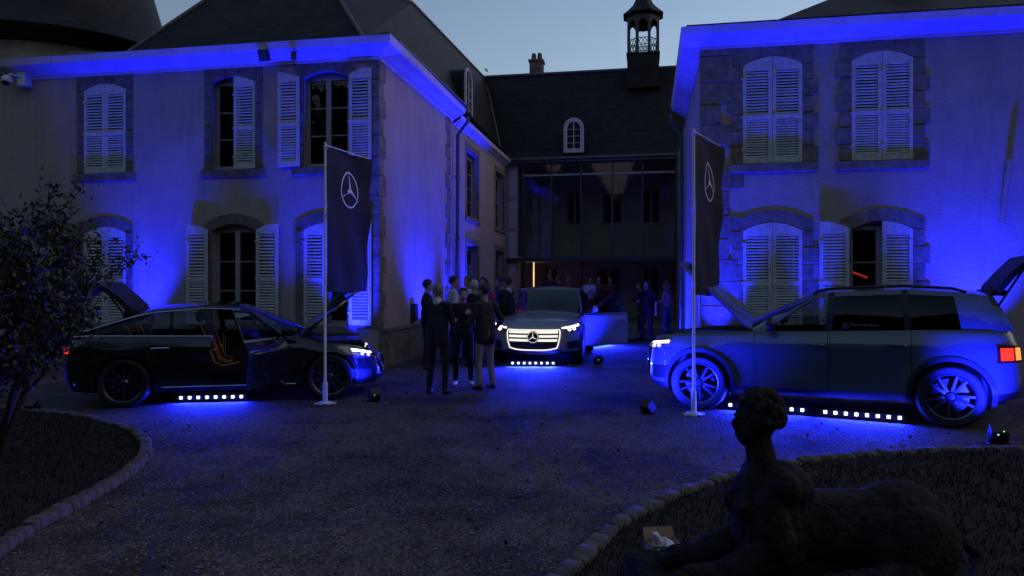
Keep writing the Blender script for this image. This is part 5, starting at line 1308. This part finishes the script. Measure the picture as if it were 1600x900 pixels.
# cardboard box with a white plastic bag
c = atZ(1036, HY, 4.0); bx = empty('cardboard_box', (c.x, c.y, .0), TH + .1); tag(bx, 'small open cardboard box with white plastic bag, beside the sphinx paws', 'box')
mb = MB(); w, d_, h_ = .085, .07, .275
for x0, x1, y0, y1 in ((-w, w, -d_, -d_ + .004), (-w, w, d_ - .004, d_), (-w, -w + .004, -d_ + .004, d_ - .004), (w - .004, w, -d_ + .004, d_ - .004)): mb.box(x0, x1, y0, y1, .03, h_)
mb.box(-w, w, -d_, d_, .03, .04); mb.build('carton', 'card', bx, smooth=0)
fl = MB(); fl.add([(-w, d_, h_), (w, d_, h_), (w * .98, d_ + .03, h_ + .05), (-w * .96, d_ + .04, h_ + .045)], [(0, 1, 2, 3)]); fl.build('flap', 'card', bx, smooth=0)
mb = MB(); rs = random.Random(8); rows = []
for i in range(13):
    a = -PI / 2 + PI * i / 12; rows.append([Vector(((.075 + .02 * rs.uniform(-1, 1)) * math.cos(a) * math.cos(b), (.07 + .02 * rs.uniform(-1, 1)) * math.cos(a) * math.sin(b) - .02, .21 + (.09 + .012 * rs.uniform(-1, 1)) * math.sin(a))) for b in [2 * PI * j / 16 for j in range(16)]])
mb.grid(rows, cu=True); mb.tube([(-.03, -.02, .27), (-.06, -.05, .33), (-.075, -.06, .345)], [.03, .02, .006], 8)
bg = mb.build('plastic_bag', 'bag', smooth=20); bg.location = bx.location; bg.rotation_euler = bx.rotation_euler; tag(bg, 'crumpled white plastic bag stuffed in the small cardboard box', 'bag')

# ------------------------------------------------------------------ bush at the left, tree behind the roof, wood behind the viewer
def leaf_mesh(mb, c, s, rs):
    a, b, g = rs.uniform(0, 2 * PI), rs.uniform(-1.2, 1.2), rs.uniform(0, 2 * PI)
    T = Matrix.Rotation(a, 3, 'Z') @ Matrix.Rotation(b, 3, 'X') @ Matrix.Rotation(g, 3, 'Y')
    q = [T @ Vector(v) * s for v in ((0, -.5, 0), (.28, 0, .06), (0, .6, 0), (-.28, 0, .06))]; mb.add([c + p for p in q], [(0, 1, 2), (0, 2, 3)])
def bush(base, h, spread, nst, nleaf, seed, label, name='bush', ls=.045, lean=(0, 0)):
    rs = random.Random(seed); T = empty(name, base); tag(T, label, 'bush')
    st = MB(); tips = []
    def branch(p, d, r, L, lev):
        pts = [p]; rr = [r]; n = 6
        for i in range(n):
            d = (d + Vector((rs.uniform(-.22, .22), rs.uniform(-.22, .22), rs.uniform(-.05, .16)))).normalized(); p = p + d * (L / n); pts.append(p); rr.append(r * (1 - .75 * (i + 1) / n))
            if lev < 2 and i >= 1:
                for _ in range(rs.choice((1, 1, 2))):
                    dd = (d * .7 + Vector((rs.uniform(-1, 1), rs.uniform(-1, 1), rs.uniform(-.3, .6)))).normalized(); branch(p, dd, r * .5, L * rs.uniform(.3, .5), lev + 1)
            if lev >= 1 or i > 2: tips.append(p)
        st.tube(pts, rr, 6)
    for k in range(nst):
        a = 2 * PI * k / nst + rs.uniform(-.4, .4); branch(Vector((math.cos(a) * .12, math.sin(a) * .12, 0)), Vector((math.cos(a) * spread + lean[0], math.sin(a) * spread + lean[1], 1)).normalized(), .035, h * rs.uniform(.75, 1.05), 0)
    st.build('trunk', 'bark', T, smooth=60)
    cr = MB()
    for _ in range(nleaf):
        c = rs.choice(tips) + Vector((rs.gauss(0, .07), rs.gauss(0, .07), rs.gauss(0, .07))); leaf_mesh(cr, c, ls * rs.uniform(.6, 1.4), rs)
    cr.build('crown', 'leaf', T, smooth=0, weld=False); return T
bush(gnd(-22, 716), 2.0, .27, 8, 9000, 4, 'tall dark leafy bush with several stems in the kerbed bed', ls=.06)
bush(gnd(-95, 690), 2.15, .2, 5, 4500, 9, 'dark bush beside the tall one, cut by the picture edge', ls=.06)
def tree(base, h, cw, ch, seed, label, group=None, nl=2600, ls=.35):
    rs = random.Random(seed); T = empty('tree', base); tag(T, label, 'tree', group)
    mb = MB(); mb.tube([(0, 0, 0), (.1, .05, h * .3), (0, .1, h * .6), (.05, 0, h * .9)], [.28, .2, .13, .04], 10); tips = []
    for k in range(9):
        a = rs.uniform(0, 2 * PI); z = h * rs.uniform(.35, .8); e = Vector((math.cos(a) * cw * .7, math.sin(a) * cw * .7, z + ch * .2)); mb.tube([(0, .05, z), e * .5 + Vector((0, 0, z * .5 + .1)), e], [.08, .05, .02], 6); tips.append(e)
    mb.build('trunk', 'bark', T, smooth=60); cr = MB(); cl = []
    for k in range(26): 
        a = rs.uniform(0, 2 * PI); r = cw * math.sqrt(rs.random()); cl.append(Vector((r * math.cos(a), r * math.sin(a), h - ch / 2 + rs.uniform(-1, 1) * ch / 2 * math.sqrt(max(0, 1 - (r / cw) ** 2)))))
    for _ in range(nl): leaf_mesh(cr, rs.choice(cl) + Vector((rs.gauss(0, .5), rs.gauss(0, .5), rs.gauss(0, .45))), ls * rs.uniform(.6, 1.3), rs)
    cr.build('crown', 'leaf', T, smooth=0, weld=False); return T
tp = onY(746, 112, 33.0); bt = tree((tp.x - 1.2, 33.0, 0), tp.z - .1, 1.6, 3.0, 12, 'leafy treetop peeping over the slate ridge beside the chimney', nl=900, ls=.22)
mb = MB(); rs = random.Random(2)  # unseen wood, added to darken reflections and block low sky light
for k in range(60000):
    x = rs.uniform(-80, 80); y = -24 - .004 * x * x * -1 * 1.2 + rs.uniform(-9, 3); hmx = 15 + 2.5 * math.sin(x * .31) + 2 * math.sin(x * .83 + 1); zc = rs.uniform(0, 1) ** .9 * hmx; leaf_mesh(mb, Vector((x, y, zc)), rs.uniform(.9, 2.0), rs)
tag(mb.build('added_wood', 'leaf', smooth=0, weld=False), 'unseen dark mass of trees added behind the viewer for reflections and shade', 'wood', kind='stuff')

# ------------------------------------------------------------------ loose gravel and fallen leaves
def scatter():
    rs = random.Random(21); mb = MB(); k = 0
    while k < 15000:
        x = rs.uniform(-5.5, 3.5); y = 3 + 7 * rs.random() ** 1.6; k += 1
        if inside((x, y), out_l) or inside((x, y), out_r): continue
        s = rs.uniform(.005, .014); a = rs.uniform(0, PI); c_, s_ = math.cos(a), math.sin(a); f = rs.uniform(.6, 1)
        q = [(1, 0, .2), (.2, f, .15), (-.9, .3, .2), (-.4, -f, .15), (.1, .1, .75), ]
        mb.add([(x + s * (u * c_ - v * s_), y + s * (u * s_ + v * c_), s * w) for u, v, w in q], [(0, 1, 4), (1, 2, 4), (2, 3, 4), (3, 0, 4)])
    tag(mb.build('loose_gravel', 'pebble', smooth=0, weld=False), 'loose pale gravel stones lying over the forecourt', 'gravel', kind='stuff')
    mb = MB()
    for _ in range(260):
        x = rs.uniform(-6, 5); y = rs.uniform(3.2, 13); leaf_mesh(mb, Vector((x, y, .035 if inside((x, y), out_l) or inside((x, y), out_r) else .012)), rs.uniform(.03, .06), random.Random(rs.random()))
    tag(mb.build('fallen_leaves', 'dry_leaf', smooth=0, weld=False), 'scattered dry fallen leaves on the forecourt gravel', 'leaves', kind='stuff')
M['pebble'] = mat('pebble', (0.22, 0.2, 0.18), .85, var=.6, vscale=60)
M['dry_leaf'] = mat('dry_leaf', (0.07, 0.045, 0.025), .8, var=.5, vscale=20)
scatter()

# ------------------------------------------------------------------ small fittings
def fitting(px, Y, label, kind):
    c = onY(*px, Y); T = empty(kind, c); return T, c
T, c = fitting((412, 84), YL - .45, '', 'floodlight'); tag(T, 'black floodlight hung under the cornice above the middle upper window', 'floodlight')
mb = MB(); mb.box(-.1, .1, -.05, .06, -.14, .08, T=Matrix.Rotation(R_(25), 4, 'X')); mb.build('housing', 'black', T, smooth=0); mb = MB(); mb.tube([(0, .05, .05), (0, .3, .22)], .02, 6); mb.build('bracket', 'black', T); mb = MB(); mb.box(-.08, .08, -.06, -.051, -.12, .06, T=Matrix.Rotation(R_(25), 4, 'X')); mb.build('lens', 'lens_clear', T, smooth=0)
T, c = fitting((459, 86), YL - .4, '', 'floodlight'); tag(T, 'smaller floodlight hung under the cornice above the open upper shutter', 'floodlight')
mb = MB(); mb.lathe([(0, .08), (.05, .07), (.06, -.08), (.045, -.09), (0, -.085)], 14); mb.build('housing', 'black', T, smooth=40); mb = MB(); mb.tube([(0, .03, .05), (0, .25, .2)], .015, 6); mb.build('bracket', 'black', T)
T, c = fitting((14, 122), YL - .3, '', 'security_camera'); tag(T, 'white security camera on a bracket at the left wing facade', 'camera')
mb = MB(); mb.box(.1, .3, .1, .298, -.14, .14); mb.build('junction_box', 'white', T, smooth=0)
mb = MB(); mb.tube([(.2, .12, .05), (.05, 0, .08), (-.04, 0, .04)], .03, 10); mb.build('bracket', 'white', T); mb = MB(); mb.ell((-.05, 0, -.03), (.11, .11, .1), 16, 10); mb.build('dome', 'white', T, smooth=60); mb = MB(); mb.ell((-.05, -.02, -.09), (.08, .09, .07), 14, 8); mb.build('lens', 'black', T, smooth=60)
c = onX(644.5, 488, XL); T = empty('wall_box', (XL + .04, c.y, c.z)); tag(T, 'small dark meter box on the court wall of the left wing', 'meter box')
mb = MB(); mb.box(-.03, .05, -.14, .14, -.2, .2); mb.build('case', 'steel', T, smooth=0); mb = MB(); mb.box(.05, .06, -.12, .12, -.18, .18); mb.build('door', 'steel', T, smooth=0)
q = onY(834, 440, YG + 1.0); T = empty('tube_lamp', (q.x, YG + 1.0, .302)); tag(T, 'slim warm glowing tube lamp standing under the gallery', 'lamp')
mb = MB(); mb.lathe([(0, 0), (.12, 0), (.12, .02), (.02, .03), (.02, 1.3)], 16); mb.build('stand', 'black', T, smooth=40); mb = MB(); mb.tube([(0, 0, 1.3), (0, 0, 2.3)], .03, 12); mb.build('tube', 'tube_warm', T)
d = bpy.data.lights.new('tube_lamp_light', 'POINT'); d.energy = .14; d.color = (1, .58, .34); d.shadow_soft_size = .12; o = bpy.data.objects.new('tube_lamp_light', d); COL.objects.link(o); o.parent = T; o.location = (.0, -.2, 1.8)
